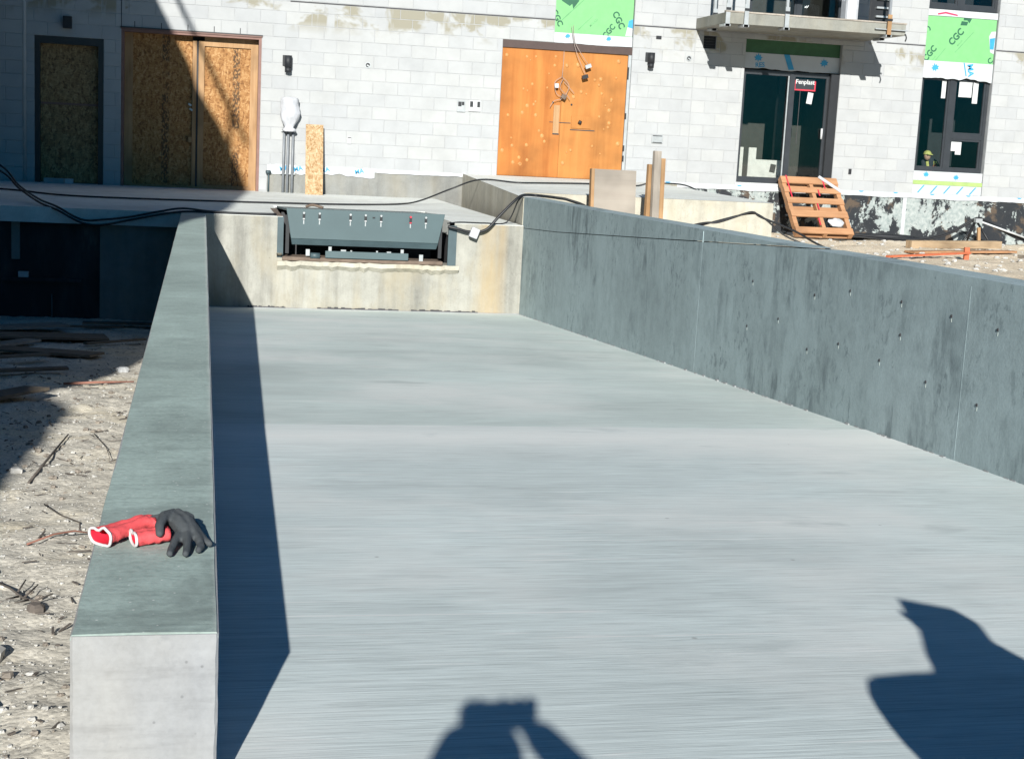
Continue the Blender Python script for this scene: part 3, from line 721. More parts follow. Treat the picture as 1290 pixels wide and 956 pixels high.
box_part("door_sill", 'pine', d2, -1.14,0.82,YF+0.145,YF+0.195,0.0,0.03)
# plywood double door
d3 = MB().box(4.765,6.96,YF+0.01,YF+0.10,2.50,2.62).build("door", 'lintel', bd); d3["label"] = "orange plywood double door with blistered sheets"
p1 = box_part("plywood_sheet", 'ply_orange', d3, 4.775,5.80,YF+0.040,YF+0.06,0.435,2.505)
p2 = box_part("plywood_sheet", 'ply_orange2', d3, 5.806,6.90,YF+0.046,YF+0.066,0.435,2.505)
rng = random.Random(12); dm = MB()
for k in range(58):
    x = rng.choice((rng.uniform(4.82,5.75), rng.uniform(5.86,6.86))); z = rng.uniform(0.6,2.42)
    if 5.5 < x < 6.35 and 1.2 < z < 1.75: continue
    r = rng.uniform(.018,.042); y0 = YF+0.042; base = len(dm.v); n = 10
    for ring, (rad, dy) in enumerate(((1.0,0.0),(0.75,-.010),(0.40,-.017))):
        for i in range(n): a = 2*math.pi*i/n; dm.v.append((x+r*rad*math.cos(a), y0+dy+.004, z+r*rad*math.sin(a)*1.1))
    for ring in range(2):
        for i in range(n): q = base+ring*n; dm.f.append((q+i,q+(i+1)%n,q+n+(i+1)%n,q+n+i))
    dm.f.append(tuple(base+2*n+i for i in range(n)))
o = dm.build("plywood_blisters", 'ply_dome', d3, smooth=True); o["kind"] = "stuff"
box_part("door_stop", 'galv', d3, 6.905,6.955,YF+0.02,YF+0.08,0.43,2.5)
for z in (0.75,0.92,1.45,2.1,2.2): box_part("hinge", 'black_metal', d3, 6.90,6.925,YF+0.015,YF+0.045,z,z+0.10)
box_part("plywood_patch", 'ply_orange2', d3, 5.995,6.33,YF+0.030,YF+0.0455,1.26,1.46)
box_part("saw_slot", 'joint_dark', d3, 5.98,6.40,YF+0.038,YF+0.046,1.225,1.24); box_part("saw_slot", 'joint_dark', d3, 5.62,5.98,YF+0.034,YF+0.040,1.335,1.345)
box_part("pull_bar", 'pine', d3, 5.68,5.78,YF+0.020,YF+0.0395,1.16,1.62); box_part("pull_bar_painted_shadow", 'joint_dark', d3, 5.68,5.79,YF+0.03,YF+0.0395,1.14,1.158)  # dark strip stands in for the shadow under the pull bar
MB().tube([(6.11,YF+0.0,1.37),(6.15,YF+0.0,1.35)], 0.03, 10).build("handle", 'black_metal', d3)
for (x,z) in ((5.66,1.66),(5.98,1.64)): MB().disc((x,z), .017, YF+0.034, YF+0.041, 8).build("bolt_head", 'black_metal', d3)

# hanging wires with loose junction boxes in front of the plywood door
hw = thing("hanging_wires", (5.75, YF-0.1, 2.9), "loose wires and junction boxes dangling over orange plywood door", "wires")
for pts in ([(5.93,YF,2.92),(5.96,YF-.05,2.65),(6.08,YF-.07,2.45),(6.20,YF-.06,2.30)], [(5.90,YF,2.9),(5.95,YF-.05,2.6),(6.05,YF-.06,2.35),(6.17,YF-.05,2.13)],
            [(5.80,YF+.02,2.5),(5.79,YF-.02,2.3),(5.78,YF-.02,2.08)], [(5.78,YF-.02,2.08),(5.66,YF-.03,1.98),(5.70,YF-.03,1.80),(5.82,YF-.02,1.75)],
            [(5.78,YF-.02,2.08),(5.90,YF-.03,1.95),(5.86,YF-.03,1.80),(5.76,YF-.03,1.70)], [(5.80,YF-.02,2.05),(5.75,YF-.04,1.9),(5.88,YF-.04,1.78),(5.93,YF-.03,1.72)],
            [(5.78,YF-.03,1.72),(5.66,YF-.04,1.68),(5.60,YF-.03,1.58)], [(5.82,YF-.02,2.0),(5.96,YF-.03,1.86),(6.0,YF-.02,1.82)]):
    MB().tube(spline(pts), 0.0042, 6).build("wire", 'wire', hw)
MB().obox((6.20,YF-.06,2.27), (.10,.05,.06), Matrix.Rotation(-.4,3,'Y')).build("junction_box", 'galv', hw)
MB().obox((6.16,YF-.05,2.10), (.10,.05,.06), Matrix.Rotation(-.3,3,'Y')).build("junction_box", 'black_metal', hw)
MB().obox((5.82,YF-.04,1.76), (.08,.05,.07), Matrix.Rotation(.5,3,'Y')).build("junction_box", 'rust', hw)
MB().obox((5.69,YF-.04,1.93), (.06,.04,.07)).build("wire_connector", 'plastic_white', hw)

# green sheathing panels, printed
def cgc(parent, cx, cz, y, s, ang, arrow=True, small=True):
    put_text("print", "CGC", s, 'print_dark', parent, cx, y, cz, ang, 0.035, 0.92)
    ca, sa = math.cos(ang), math.sin(ang)
    def loc(a, c): return (cx+a*ca-c*sa, cz+a*sa+c*ca)
    if small:
        put_text("print", "MOULD", s*0.22, 'print_pale', parent, *[loc(-.15*s,-.75*s)[0], y, loc(-.15*s,-.75*s)[1]], ang, 0.02)
        flat("print", [loc(-1.2*s,-1.02*s),(loc(1.7*s,-1.02*s)),loc(1.7*s,-1.09*s),loc(-1.2*s,-1.09*s)], y, 'print_pale', parent)
    if arrow:
        flat("print", [loc(1.15*s,.55*s),loc(1.65*s,.0*s),loc(2.0*s,.15*s),loc(1.55*s,.75*s)], y, 'print_dark', parent)
        flat("print", [loc(1.75*s,.65*s),loc(2.05*s,.35*s),loc(2.02*s,-.05*s),loc(2.55*s,.10*s),loc(2.65*s,.62*s),loc(2.25*s,.55*s),loc(2.0*s,.85*s)], y, 'print_dark', parent)
gp = MB().box(5.63,6.95,YF+0.05,YF+0.07,2.785,4.4).build("sheathing_panel", 'green', bd); gp["label"] = "bright green printed sheathing board above plywood door"
ragged("membrane", 5.62, 6.955, 2.79, 2.625, YF+0.045, 'membrane', gp, 0.01, 8, 20)
cgc(gp, 6.55, 2.86, YF+0.0495, 0.13, R(52), False, False); cgc(gp, 6.70, 3.05, YF+0.0495, 0.15, R(-60), False, False)
flat("print", [(5.72,3.30),(5.86,3.22),(5.90,3.26),(5.92,3.18),(6.02,3.32),(5.9,3.40),(5.7,3.42)], YF+0.0495, 'print_dark', gp)
for (a,c,d) in ((5.72,2.98,.75),(6.02,2.86,.38)): flat("print", [(a,c),(a+d*.62,c+d*.60),(a+d*.63,c+d*.59),(a+.012,c-.01)], YF+0.0495, 'print_pale', gp)
put_text("print", "CGC", 0.13, 'print_dark', gp, 5.66, YF+0.044, 3.02, R(-62), 0.03); put_text("print", "MOULD", 0.05, 'print_pale', gp, 6.28, YF+0.0495, 2.98, R(45))
flat("print", [(6.86,2.88),(6.95,2.90),(6.95,3.08),(6.88,3.05)], YF+0.0485, 'membrane_blue', gp)
for x in (5.85,6.55): leaf("print", x, 2.74, 0.10, YF+0.036, gp, .4)
flat("membrane", [(6.83,2.80),(6.95,2.80),(6.95,2.93),(6.86,2.95)], YF+0.047, 'membrane', gp)

gp2 = MB().box(12.225,13.545,YF+0.05,YF+0.07,2.73,3.50).build("sheathing_panel", 'green', bd); gp2["label"] = "bright green printed sheathing board above right-hand window"
ragged("membrane", 12.217, 13.55, 2.745, 2.45, YF+0.045, 'membrane', gp2, 0.05, 11, 30); ragged("membrane", 12.217, 13.55, 3.615, 3.505, YF+0.045, 'membrane', gp2, 0.008, 13, 30)
cgc(gp2, 12.80, 3.17, YF+0.0495, 0.165, R(49)); cgc(gp2, 12.33, 2.86, YF+0.0495, 0.15, R(52), False, True)
put_text("print", "C", 0.13, 'print_dark', gp2, 13.49, YF+0.0495, 2.80, R(40), 0.03); put_text("print", "C", 0.15, 'print_dark', gp2, 12.235, YF+0.0495, 3.27, R(-60), 0.03)
flat("membrane", [(13.42,3.22),(13.46,3.30),(13.545,3.31),(13.545,2.92),(13.47,2.95)], YF+0.048, 'membrane', gp2)
flat("print", [(13.44,3.18),(13.54,3.20),(13.53,3.0),(13.46,3.0)], YF+0.0455, 'membrane_blue', gp2)
leaf("print", 12.45, 2.63, 0.16, YF+0.038, gp2, .3); put_text("print", "MA", 0.15, 'membrane_blue', gp2, 13.12, YF+0.034, 2.62, R(-80), 0.03); flat("print", [(12.98,2.74),(13.0,2.74),(13.06,2.52),(13.04,2.51)], YF+0.036, 'membrane_blue', gp2)
flat("paint_mark", [(12.40,3.545),(12.55,3.58),(12.78,3.545),(12.78,3.52),(12.55,3.55),(12.41,3.52)], YF+0.036, 'pinkred', gp2)

# windows
def window(x0, x1, z0, z1, label, mull, y=YF+0.10, fw_=0.055, parent=bd, panes=None, mat='frame_dark', name="window"):
    b = MB(); holes = panes
    for (p,q,a,c) in rects(x0,x1,z0,z1,holes): b.box(p,q,y,y+0.08,a,c)
    w = b.build(name, mat, parent); w["label"] = label
    for (p,q,a,c) in panes:
        s = MB()
        for (e,f,g_,h) in rects(p,q,a,c,[(p+.035,q-.035,a+.035,c-.035)]): s.box(e,f,y+0.012,y+0.05,g_,h)
        s.build("sash", mat, w); MB().box(p+.03,q-.03,y+0.03,y+0.036,a+.03,c-.03).build("pane", 'glass', w)
    return w
w2 = window(12.222,13.56,0.85,2.50,"dark framed three-light window with paper stickers right of patio door",None,
            panes=[(12.265,12.80,0.90,2.46),(12.90,13.50,1.51,2.46),(12.90,13.50,0.90,1.43)])
box_part("sill_membrane", 'membrane', w2, 12.21,13.56,YF+0.04,YF+0.18,0.685,0.848); box_part("sill_foam", 'green_dark', w2, 12.205,13.56,YF+0.02,YF+0.18,0.615,0.683)
box_part("sill_membrane", 'membrane', w2, 12.21,13.56,YF+0.03,YF+0.18,0.455,0.6145)
for i in range(5): x = 12.32+.25*i; flat("print", [(x,.47),(x+.03,.47),(x+.14,.60),(x+.11,.60)], YF+0.029, 'membrane_blue', w2)
leaf("print", 12.47, .79, .12, YF+0.039, w2); leaf("print", 13.05, .76, .12, YF+0.039, w2)
for (a,c,d,e) in ((12.66,12.74,2.12,2.44),(12.99,13.24,2.16,2.44),(13.26,13.36,2.06,2.44),(12.93,13.03,1.22,1.38),(13.03,13.14,1.16,1.38)): flat("paper_sticker", [(a,d),(c,d),(c,e),(a,e)], YF+0.129, 'paper', w2)
w3 = window(12.222,13.56,3.63,5.2,"dark framed upper window above green sheathing board",None,panes=[(12.27,12.79,3.70,5.15),(12.90,13.50,3.70,5.15)])
pd = window(8.94,10.68,0.505,2.40,"dark framed sliding glass patio door under balcony",None,panes=[(8.98,9.82,0.57,2.36),(9.88,10.52,0.57,2.36)],name="patio_door")
box_part("side_jamb", 'black_metal', pd, 10.53,10.68,YF+0.02,YF+0.098,0.51,2.40); box_part("mullion", 'galv', pd, 9.775,9.795,YF+0.085,YF+0.099,0.55,2.33)
box_part("threshold", 'white', pd, 8.93,10.69,YF-0.005,YF+0.18,0.455,0.503); box_part("threshold", 'galv', pd, 8.94,10.68,YF+0.012,YF+0.18,0.40,0.452)
ms = ragged("membrane", 8.945, 10.68, 2.68, 2.42, YF+0.085, 'membrane', pd, 0.03, 21, 30)
leaf("print", 9.20, 2.60, 0.16, YF+0.074, ms); leaf("print", 10.40, 2.58, 0.16, YF+0.074, ms, .2); flat("print", [(9.66,2.68),(9.76,2.68),(9.86,2.44),(9.76,2.43)], YF+0.074, 'membrane_blue', ms); put_text("print", "RES", 0.11, 'membrane_blue', ms, 9.24, YF+0.074, 2.48, .1, .02)
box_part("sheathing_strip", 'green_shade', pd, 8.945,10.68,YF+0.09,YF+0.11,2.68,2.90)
sg = flat("maker_sticker", [(9.905,2.10),(10.30,2.10),(10.30,2.27),(9.905,2.27)], YF+0.125, 'red', pd)
flat("sticker_field", [(9.93,2.125),(10.275,2.125),(10.275,2.29),(9.93,2.29)], YF+0.1225, 'frame_dark', pd)
put_text("print", "Fenplast", 0.105, 'paper', pd, 10.10, YF+0.118, 2.245, 0, 0.02, 1.0)
MB().obox((10.21, YF+0.126, 1.98), (0.10,0.002,0.19), Matrix.Rotation(.12,3,'Y')).build("paper_sticker", 'paper', pd)
box_part("sticker_tape", 'joint_dark', pd, 10.02,10.03,YF+0.124,YF+0.126,1.2,2.09)
MB().tube([(10.46,YF+0.08,1.30),(10.46,YF+0.08,1.48)], 0.018, 8).build("handle", 'white', pd)
w4 = window(8.95,10.70,3.22,5.2,"blue-tinted glass door on the upper balcony",None,panes=[(9.0,9.83,3.29,5.1),(9.90,10.64,3.29,5.1)],name="balcony_door")
# rooms behind the glass
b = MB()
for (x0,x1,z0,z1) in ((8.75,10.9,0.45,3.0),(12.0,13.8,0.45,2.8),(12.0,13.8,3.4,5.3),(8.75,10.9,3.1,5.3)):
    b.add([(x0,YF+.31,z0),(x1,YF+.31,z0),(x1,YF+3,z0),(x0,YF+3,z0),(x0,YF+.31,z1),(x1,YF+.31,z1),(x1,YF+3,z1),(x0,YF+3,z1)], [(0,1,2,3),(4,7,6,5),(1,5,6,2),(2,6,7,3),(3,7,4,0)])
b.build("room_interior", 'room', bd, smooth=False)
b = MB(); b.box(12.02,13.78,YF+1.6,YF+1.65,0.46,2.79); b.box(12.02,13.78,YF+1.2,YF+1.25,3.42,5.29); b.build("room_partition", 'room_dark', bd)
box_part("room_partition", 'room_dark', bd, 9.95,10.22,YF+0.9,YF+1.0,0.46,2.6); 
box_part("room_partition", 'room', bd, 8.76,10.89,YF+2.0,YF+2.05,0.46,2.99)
for (a,c,e,dy) in ((8.99,9.22,1.10,.5),(9.32,9.46,1.10,.5),(9.46,10.05,0.90,.55)): box_part("drywall_piece", 'room_white', bd, a,c,YF+dy,YF+dy+.03,0.46,e)
MB().obox((9.80, YF+.54, .76), (.10,.01,.14), Matrix.Rotation(.15,3,'Y')).build("outlet_cutout", 'room', bd)

# wall-mounted small fixtures (things of their own)
def wall_lamp(x, z0, z1, y, label):
    t = thing("wall_lamp", (x, y, z0), label, "wall lamp", "black wall lamps on the block wall")
    MB().box(x-.075,x-.005,y-.02,y-.002,z0+.10,z1).build("back_plate", 'black_lamp', t, .004)
    MB().tube([(x+.01,y-.075,z0+.075),(x+.01,y-.075,z1-.005)], .058, 16).build("lamp_body", 'black_lamp', t); MB().tube([(x+.01,y-.075,z0),(x+.01,y-.075,z0+.072)], .050, 16).build("lamp_shade", 'black_lamp', t)
wall_lamp(1.31, 1.885, 2.15, YF, "black cylinder wall lamp between boarded double door and wrapped meter")
wall_lamp(7.26, 2.31, 2.56, YF, "black cylinder wall lamp right of the orange plywood door")
t = thing("wall_lamp", (-2.02, YF, 2.34), "square black wall lamp above the narrow boarded door", "wall lamp", "black wall lamps on the block wall")
MB().box(-2.085,-1.955,YF-.11,YF-.012,2.345,2.525).build("lamp_body", 'black_lamp', t, .006); MB().box(-2.06,-1.98,YF-.012,YF-.001,2.37,2.50).build("back_plate", 'black_lamp', t)
def round_box(x, z, label):
    t = thing("electrical_box", (x, YF, z), label, "electrical box", "open electrical boxes in the block wall")
    ring = MB(); n = 20
    for y, r in ((YF-.006,.05),(YF-.006,.036),(YF+.03,.036)):
        for i in range(n): a = 2*math.pi*i/n; ring.v.append((x+r*math.cos(a), y, z+r*math.sin(a)))
    for k in range(2):
        for i in range(n): ring.f.append((k*n+i,k*n+(i+1)%n,k*n+n+(i+1)%n,k*n+n+i))
    ring.build("rim", 'galv', t); MB().disc((x,z), .035, YF-.001, YF+.03).build("back", 'joint_dark', t); MB().obox((x+.005,YF-.008,z-.01),(.05,.012,.02),Matrix.Rotation(.5,3,'Y')).build("strap", 'galv', t)
round_box(2.584, 2.074, "round open electrical box in block wall above the leaning strand board"); round_box(7.947, 2.508, "round open electrical box in block wall left of balcony")
def outlet(name, x0, x1, z0, z1, label, plate='white', slots=()):
    t = thing(name, ((x0+x1)/2, YF, z0), label, "electrical box")
    MB().box(x0,x1,YF-.022,YF-.001,z0,z1).build("plate", plate, t, .004)
    for (a,c,d,e) in slots: MB().box(a,c,YF-.027,YF-.0225,d,e).build("opening", 'black_metal', t)
outlet("electrical_box", 4.055,4.185,1.42,1.60, "grey conduit box left of the plywood door", 'galv', [(4.07,4.125,1.51,1.585),(4.13,4.17,1.53,1.585)])
outlet("electrical_box", 4.245,4.44,1.44,1.62, "white double switch plate left of the plywood door", 'white', [(4.265,4.315,1.51,1.60),(4.385,4.43,1.51,1.60)])
outlet("electrical_box", 2.295,2.355,0.82,0.93, "small white box low on wall right of leaning strand board", 'white', [(2.30,2.35,0.93-.02,.93-.008)])
outlet("electrical_box", 7.385,7.575,1.085,1.22, "grey square junction box low on wall right of plywood door", 'galv', [(7.40,7.56,1.20,1.212),(7.40,7.56,1.092,1.102)])
outlet("electrical_box", 7.35,7.44,2.79,2.84, "tiny black box under the shelf line right of green panel", 'black_metal')
outlet("electrical_box", 10.98,11.03,0.73,0.82, "tiny black box on wall between patio door and window", 'black_metal')
vt = thing("wall_vent", (8.295,YF,2.69), "square black vent opening under left end of balcony", "vent"); MB().box(8.19,8.40,YF+.03,YF+.05,2.695,2.895).build("grille", 'room_dark', vt)
for i in range(4): MB().box(8.20,8.39,YF+.012,YF+.03,2.715+.045*i,2.722+.045*i).build("louvre", 'black_metal', vt)

# balcony with temporary guard posts
bc = MB().box(8.03,11.10,22.27,YF-.003,2.99,3.165).build("balcony", 'balc', bd, .008); bc["label"] = "cantilevered concrete balcony slab with temporary guard posts"
MB().box(8.02,11.11,22.26,22.34,3.166,3.19).build("edge_board", 'pine_grey', bc)
for (x,y,e) in ((8.06,22.30,0),(8.35,22.25,1),(9.03,22.25,1),(10.78,22.24,1),(8.2,23.3,0),(10.98,22.9,0)):
    MB().box(x-.02,x+.02,y-.02,y+.02,3.17,4.5).build("guard_post", 'galv' if x < 10 else 'conduit', bc); 
    MB().box(x-.035,x+.035,y-.035,y-.0205,2.95,3.30).build("post_clamp", 'galv' if not (x > 10) else 'pine', bc); MB().box(x-.05,x+.05,y-.035,y+.2,2.95,2.985).build("clamp_foot", 'galv', bc)
    MB().box(x-.04,x+.04,y-.05,y-.036,3.20,3.235).build("clamp_screw", 'black_metal', bc)
MB().box(10.62,10.95,22.6,22.66,3.20,4.4).build("steel_ladder_rail", 'black_metal', bc); 
for z in (3.28,3.42,3.56,3.7): MB().box(10.70,10.95,22.55,22.60,z,z+.03).build("ladder_rung", 'galv', bc)
MB().box(10.34,10.56,22.9,23.2,3.17,3.62).build("white_sack", 'plastic_white', bc, .06)
MB().beam((8.03,22.3,4.2),(11.1,22.3,4.2),.04,.09).build("guard_rail", 'pine', bc)
MB().tube(spline([(11.09,22.26,3.02),(11.11,22.25,2.96),(11.10,22.26,2.90)]), .012, 6).build("hanging_strap", 'cable', bc)
MB().box(10.55,11.12,22.22,22.255,3.06,3.075).build("clamp_bar", 'galv', bc)

# ================================================================== THINGS ON AND AROUND THE SLAB
mt = thing("electric_meter", (1.36, YF, 0), "meter wrapped in white plastic on three grey conduits", "electric meter")
cov = MB()
prof = [(1.505,.03),(1.49,.12),(1.46,.135),(1.42,.14),(1.38,.145),(1.34,.15),(1.30,.152),(1.26,.155),(1.22,.152),(1.18,.145),(1.14,.13),(1.10,.11),(1.06,.085),(1.03,.07),(1.01,.10),(.99,.115),(.965,.10)]
n = 28
for i,(z,r) in enumerate(prof):
    for k in range(n):
        a = 2*math.pi*k/n; w = 1+.20*noise.noise(Vector((math.cos(a)*2.6, math.sin(a)*2.6, z*9)))+.10*noise.noise(Vector((math.cos(a)*6, math.sin(a)*6, z*16)))
        cov.v.append((1.355+r*w*math.cos(a)*(1.02 if math.cos(a) > 0 else .93), YF-.115+r*.72*w*math.sin(a), z))
for i in range(len(prof)-1):
    for k in range(n): q = i*n; cov.f.append((q+k,q+(k+1)%n,q+n+(k+1)%n,q+n+k))
cov.f += [tuple(range(n)), tuple((len(prof)-1)*n+k for k in range(n))]
cov.build("plastic_cover", 'plastic_white', mt, smooth=True)
for x in (1.285,1.35,1.425):
    MB().tube([(x,YF-.05,0),(x,YF-.05,1.03)], .021, 10).build("conduit", 'conduit', mt); MB().tube([(x,YF-.05,.97),(x,YF-.05,1.01)], .027, 10).build("coupling", 'black_metal', mt)
for z in (.29,.96): MB().box(1.24,1.47,YF-.04,YF-.002,z,z+.02).build("strut", 'galv', mt)
hb = thing("hose_tap", (1.04,YF,0), "small dark water tap on pipe beside boarded double door", "tap")
MB().tube([(1.055,YF-.03,.0),(1.055,YF-.03,.31)], .012, 8).build("pipe", 'leveler_dk', hb); MB().tube([(1.02,YF-.06,.315),(1.08,YF-.03,.315)], .028, 8).build("valve", 'leveler_dk', hb)
ob = thing("leaning_board", (1.76, 23.35, 0), "pale strand board strip leaning on wall beside the meter", "board")
MB().obox((1.757, 23.46, .545), (.275,.018,1.125), Matrix.Rotation(-.22,3,'X')).build("board", 'osb_pale', ob)
wb = thing("concrete_block", (-2.05,YF-.15,0), "white block lying at foot of the narrow boarded door", "block"); MB().box(-2.36,-2.06,YF-.16,YF-.03,0.001,.075).build("block_body", 'mortar', wb, .004); MB().box(-2.05,-1.93,YF-.18,YF-.04,0.001,.075).build("block_half", 'white', wb, .004)

# cables
def cable(label, pts, r=.012, name="cable", mat='cable'): 
    return meta(MB().tube(spline(pts), r, 7).build(name, mat), label, "cable")
cable("black cable crossing the slab and climbing onto raised pad", [(-4.2,21.2,.014),(-2.6,20.62,.014),(-1.77,19.61,.014),(-.95,19.45,.014),(0,19.61,.014),(.93,19.83,.014),(1.9,20.18,.014),(2.75,20.9,.014),(3.15,21.3,.06),(3.65,21.6,.24),(4.05,21.4,.405),(4.5,20.9,.40),(4.9,21.07,.405),(5.76,21.6,.413),(6.5,21.6,.413),(7.2,23.0,.432),(7.7,22.7,.43),(8.0,22.4,.25)], .012)
for k, dz in enumerate((0.0, .035)):
    cable("%s of two black cables drooping over slab edge at left" % ("lower" if k == 0 else "upper"), [(-3.2,20.0,.55+dz*4),(-2.42,19.0,.31+dz*2),(-2.16,18.6,.13+dz),(-1.8,17.4,.03+dz),(-1.55,16.86,-.02+dz),(-1.29,16.85,-.15+dz),(-1.06,16.85,-.165+dz*1.6),(-.76,16.86,-.10+dz),(-.45,16.87,-.03+dz),(-.19,16.92,.012+dz),(.10,16.98,.012+dz*.3),(.45,17.0,.014),(.86,17.02+dz*2,.014)], .012)
cable("thick black cable looping from leveller up over corner of right wall", [(2.84,16.87,-.04),(2.95,16.85,-.06),(3.10,16.85,-.09),(3.29,16.85,-.06),(3.45,16.86,.11),(3.64,16.9,.30),(3.76,16.97,.362),(3.95,17.0,.36),(4.05,16.5,.362),(4.045,15.9,.362),(4.05,15.0,.30),(4.08,14.0,0.0)], .017)
cable("thin black cable from leveller to foot of raised pad", [(2.84,16.9,-.005),(3.0,16.95,.012),(3.3,16.98,.012),(3.58,17.05,.03),(3.69,17.0,.28),(3.76,17.02,.35)], .008)
cb = thing("cable_connector", (3.15,16.86,-.1), "white cable connector hanging beside the dock leveller", "connector"); MB().obox((3.15,16.83,-.10),(.10,.07,.12),Matrix.Rotation(.35,3,'Y')).build("connector_body", 'plastic_white', cb, .01)
cable("black cable bowed up behind right wall near raised pad", [(5.4,17.3,-.1),(6.16,17.5,.08),(6.41,17.5,.11),(6.75,17.5,.23),(6.87,17.5,.25),(6.98,17.5,.19),(7.43,17.5,.04),(7.8,17.6,-.12),(8.4,18,-.3)], .014)
cable("second black cable draped under the bowed one behind right wall", [(5.6,17.4,-.1),(6.3,17.55,.09),(6.8,17.55,.225),(6.98,17.5,.20),(7.2,17.3,-.0),(7.45,17.2,-.12),(7.7,17.2,-.3)], .012)
for k, dz in enumerate((0, .03)):
    cable("%s of two black cables propped up along dark foundation" % ("lower" if k == 0 else "upper"), [(10.4,23.1,-.28+dz),(11.2,23.0,-.32+dz),(11.8,23.0,-.35+dz),(12.16,23.0,-.32+dz),(12.65,23.0,-.18+dz),(13.09,23.0,.06+dz),(13.3,23,.02+dz),(13.57,23.0,-.09+dz),(14.05,23.0,-.26+dz),(14.9,23,-.34+dz)], .018)
ts = thing("cable_prop", (13.07,22.9,-.37), "splayed dark cable prop in front of tarred foundation", "prop")
for (x,y) in ((12.70,22.75),(13.30,22.7),(13.1,23.3)): MB().tube([(x,y,-.40),(13.08,22.97,.06)], .020, 7).build("leg", 'cable', ts)
MB().tube([(13.08,22.95,.06),(14.1,22.9,-.23)], .017, 7).build("white_pipe", 'white', ts)
MB().box(13.02,13.14,22.86,22.94,.02,.09).build("head", 'galv', ts)
MB().beam((13.10,22.82,-.42),(13.08,22.86,-.06),.05,.04).build("wood_stake", 'pine', ts)

# pallet leaning against the foundation
pl = thing("pallet", (10.25, 22.8, -0.35), "orange wooden pallet leaning on wall below the patio door", "pallet")
A = Vector((9.70, 22.80, -.34)); U = Vector((1,0.02,0)); U.normalize(); V = Vector((-.02,.86,.90)); V -= U*V.dot(U); V.normalize(); N = U.cross(V)
RM = Matrix((U, V, N)).transposed()
def pbox(name, u0, u1, v0, v1, n0, n1, mat='pine_x', par=pl):
    c = A + U*(u0+u1)/2 + V*(v0+v1)/2 + N*(n0+n1)/2
    return MB().obox(c, (u1-u0, v1-v0, n1-n0), RM).build(name, mat, par)
LENP = 1.27
for (a,c) in ((0,.075),(.50,.565),(.955,1.03)): pbox("stringer", a,c,0.005,LENP-.005,0,.10)
for (a,c) in ((0,.13),(.36,.50),(.66,.78),(.90,1.01),(1.10,1.25)): pbox("deck_board", -.005,1.035,a,c,.1002,.120)
for (a,c) in ((.02,.12),(.55,.68),(1.10,1.22)): pbox("bottom_board", 0,1.03,a,c,-.02,-.0005)
for (u,v0,v1) in ((.10,.78,1.27),(.47,.18,.33),(.53,.52,.66),(.62,.83,.97),(.76,1.0,1.26)): pbox("red_strap", u-.012,u+.012,v0,v1,.1205,.1235,'red')
c = MB().beam(A+U*.70+V*1.26+N*.135, A+U*1.06+V*.92+N*.128, .06, .012, N); c.build("white_tape", 'plastic_white', pl)
bm_ = MB(); 
for i in range(9):
    for k in range(12):
        th = math.pi*i/8; ph = 2*math.pi*k/12; r = .12*(1+.35*noise.noise(Vector((i*.9,k*1.1,2))))
        p = A+U*.74+V*.22+N*.15 + U*(r*1.15*math.sin(th)*math.cos(ph)) + V*(r*.75*math.sin(th)*math.sin(ph)) + N*(r*.35*math.cos(th)); bm_.v.append(tuple(p))
for i in range(8):
    for k in range(12): bm_.f.append((i*12+k,i*12+(k+1)%12,(i+1)*12+(k+1)%12,(i+1)*12+k))
meta(bm_.build("plastic_bag", 'plastic_white', off=A, smooth=False), "crumpled white plastic bag caught on the orange pallet", "bag")

# form panel and planks standing behind the right wall
fp = thing("form_panel", (5.05,17.75,-.37), "square grey plywood form panel standing behind right wall", "board")
MB().obox((5.075,17.66,.17),(.54,.02,1.06),Matrix.Rotation(-.10,3,'X')).build("panel_face", 'ply_grey', fp); MB().obox((4.80,17.70,.17),(.07,.09,1.06),Matrix.Rotation(-.10,3,'X')).build("panel_rail", 'pine', fp); MB().obox((5.32,17.72,.16),(.04,.07,1.0),Matrix.Rotation(-.10,3,'X')).build("panel_rail", 'pine', fp)
def plank(name, x, y, w, d, h, tilt, mat, label):
    o = MB().obox((0,0,h/2),(w,d,h)).build(name, mat, off=(0,0,0)); o.location = (x,y,-.38); o.rotation_euler = (-.08,tilt,0.25); return meta(o, label, "plank", "planks standing behind the right wall")
plank("plank", 5.60,17.62,.10,.05,1.34,.03,'pine_grey',"tallest grey plank standing behind right wall beside form panel")
plank("plank", 5.51,17.68,.06,.05,1.17,.05,'pine',"shortest leftmost plank of three standing behind right wall")
plank("plank", 5.70,17.70,.06,.05,1.25,.03,'pine',"rightmost pale plank of three standing behind right wall")
# lumber lying on the sand
def lumber(a, b_, w, h, mat, label, name="lumber"):
    m = (Vector(a)+Vector(b_))/2; o = MB().beam(a, b_, w, h).build(name, mat, off=m); return meta(o, label, "lumber")
lumber((11.0,21.3,-.30),(12.75,21.6,-.27),.15,.12,'lumber_old',"weathered timber lying on sand below tarred foundation")
lumber((10.3,19.9,-.33),(12.4,20.6,-.31),.20,.03,'pine_x',"flat pale board lying on sand in front of timber")
lumber((9.3,18.6,-.32),(11.0,19.4,-.28),.05,.03,'orange_paint',"thin orange strip lying on sand behind right wall")
lumber((11.9,19.6,-.32),(12.9,18.9,-.29),.10,.05,'dark_wood',"dark offcut lying on sand at far right")
sk = thing("marker_stake", (10.95,19.4,-.36), "short orange-red marker stake in sand behind right wall", "stake"); MB().box(10.91,10.985,19.38,19.42,-.42,-.20).build("stake_body", 'orange_paint', sk)
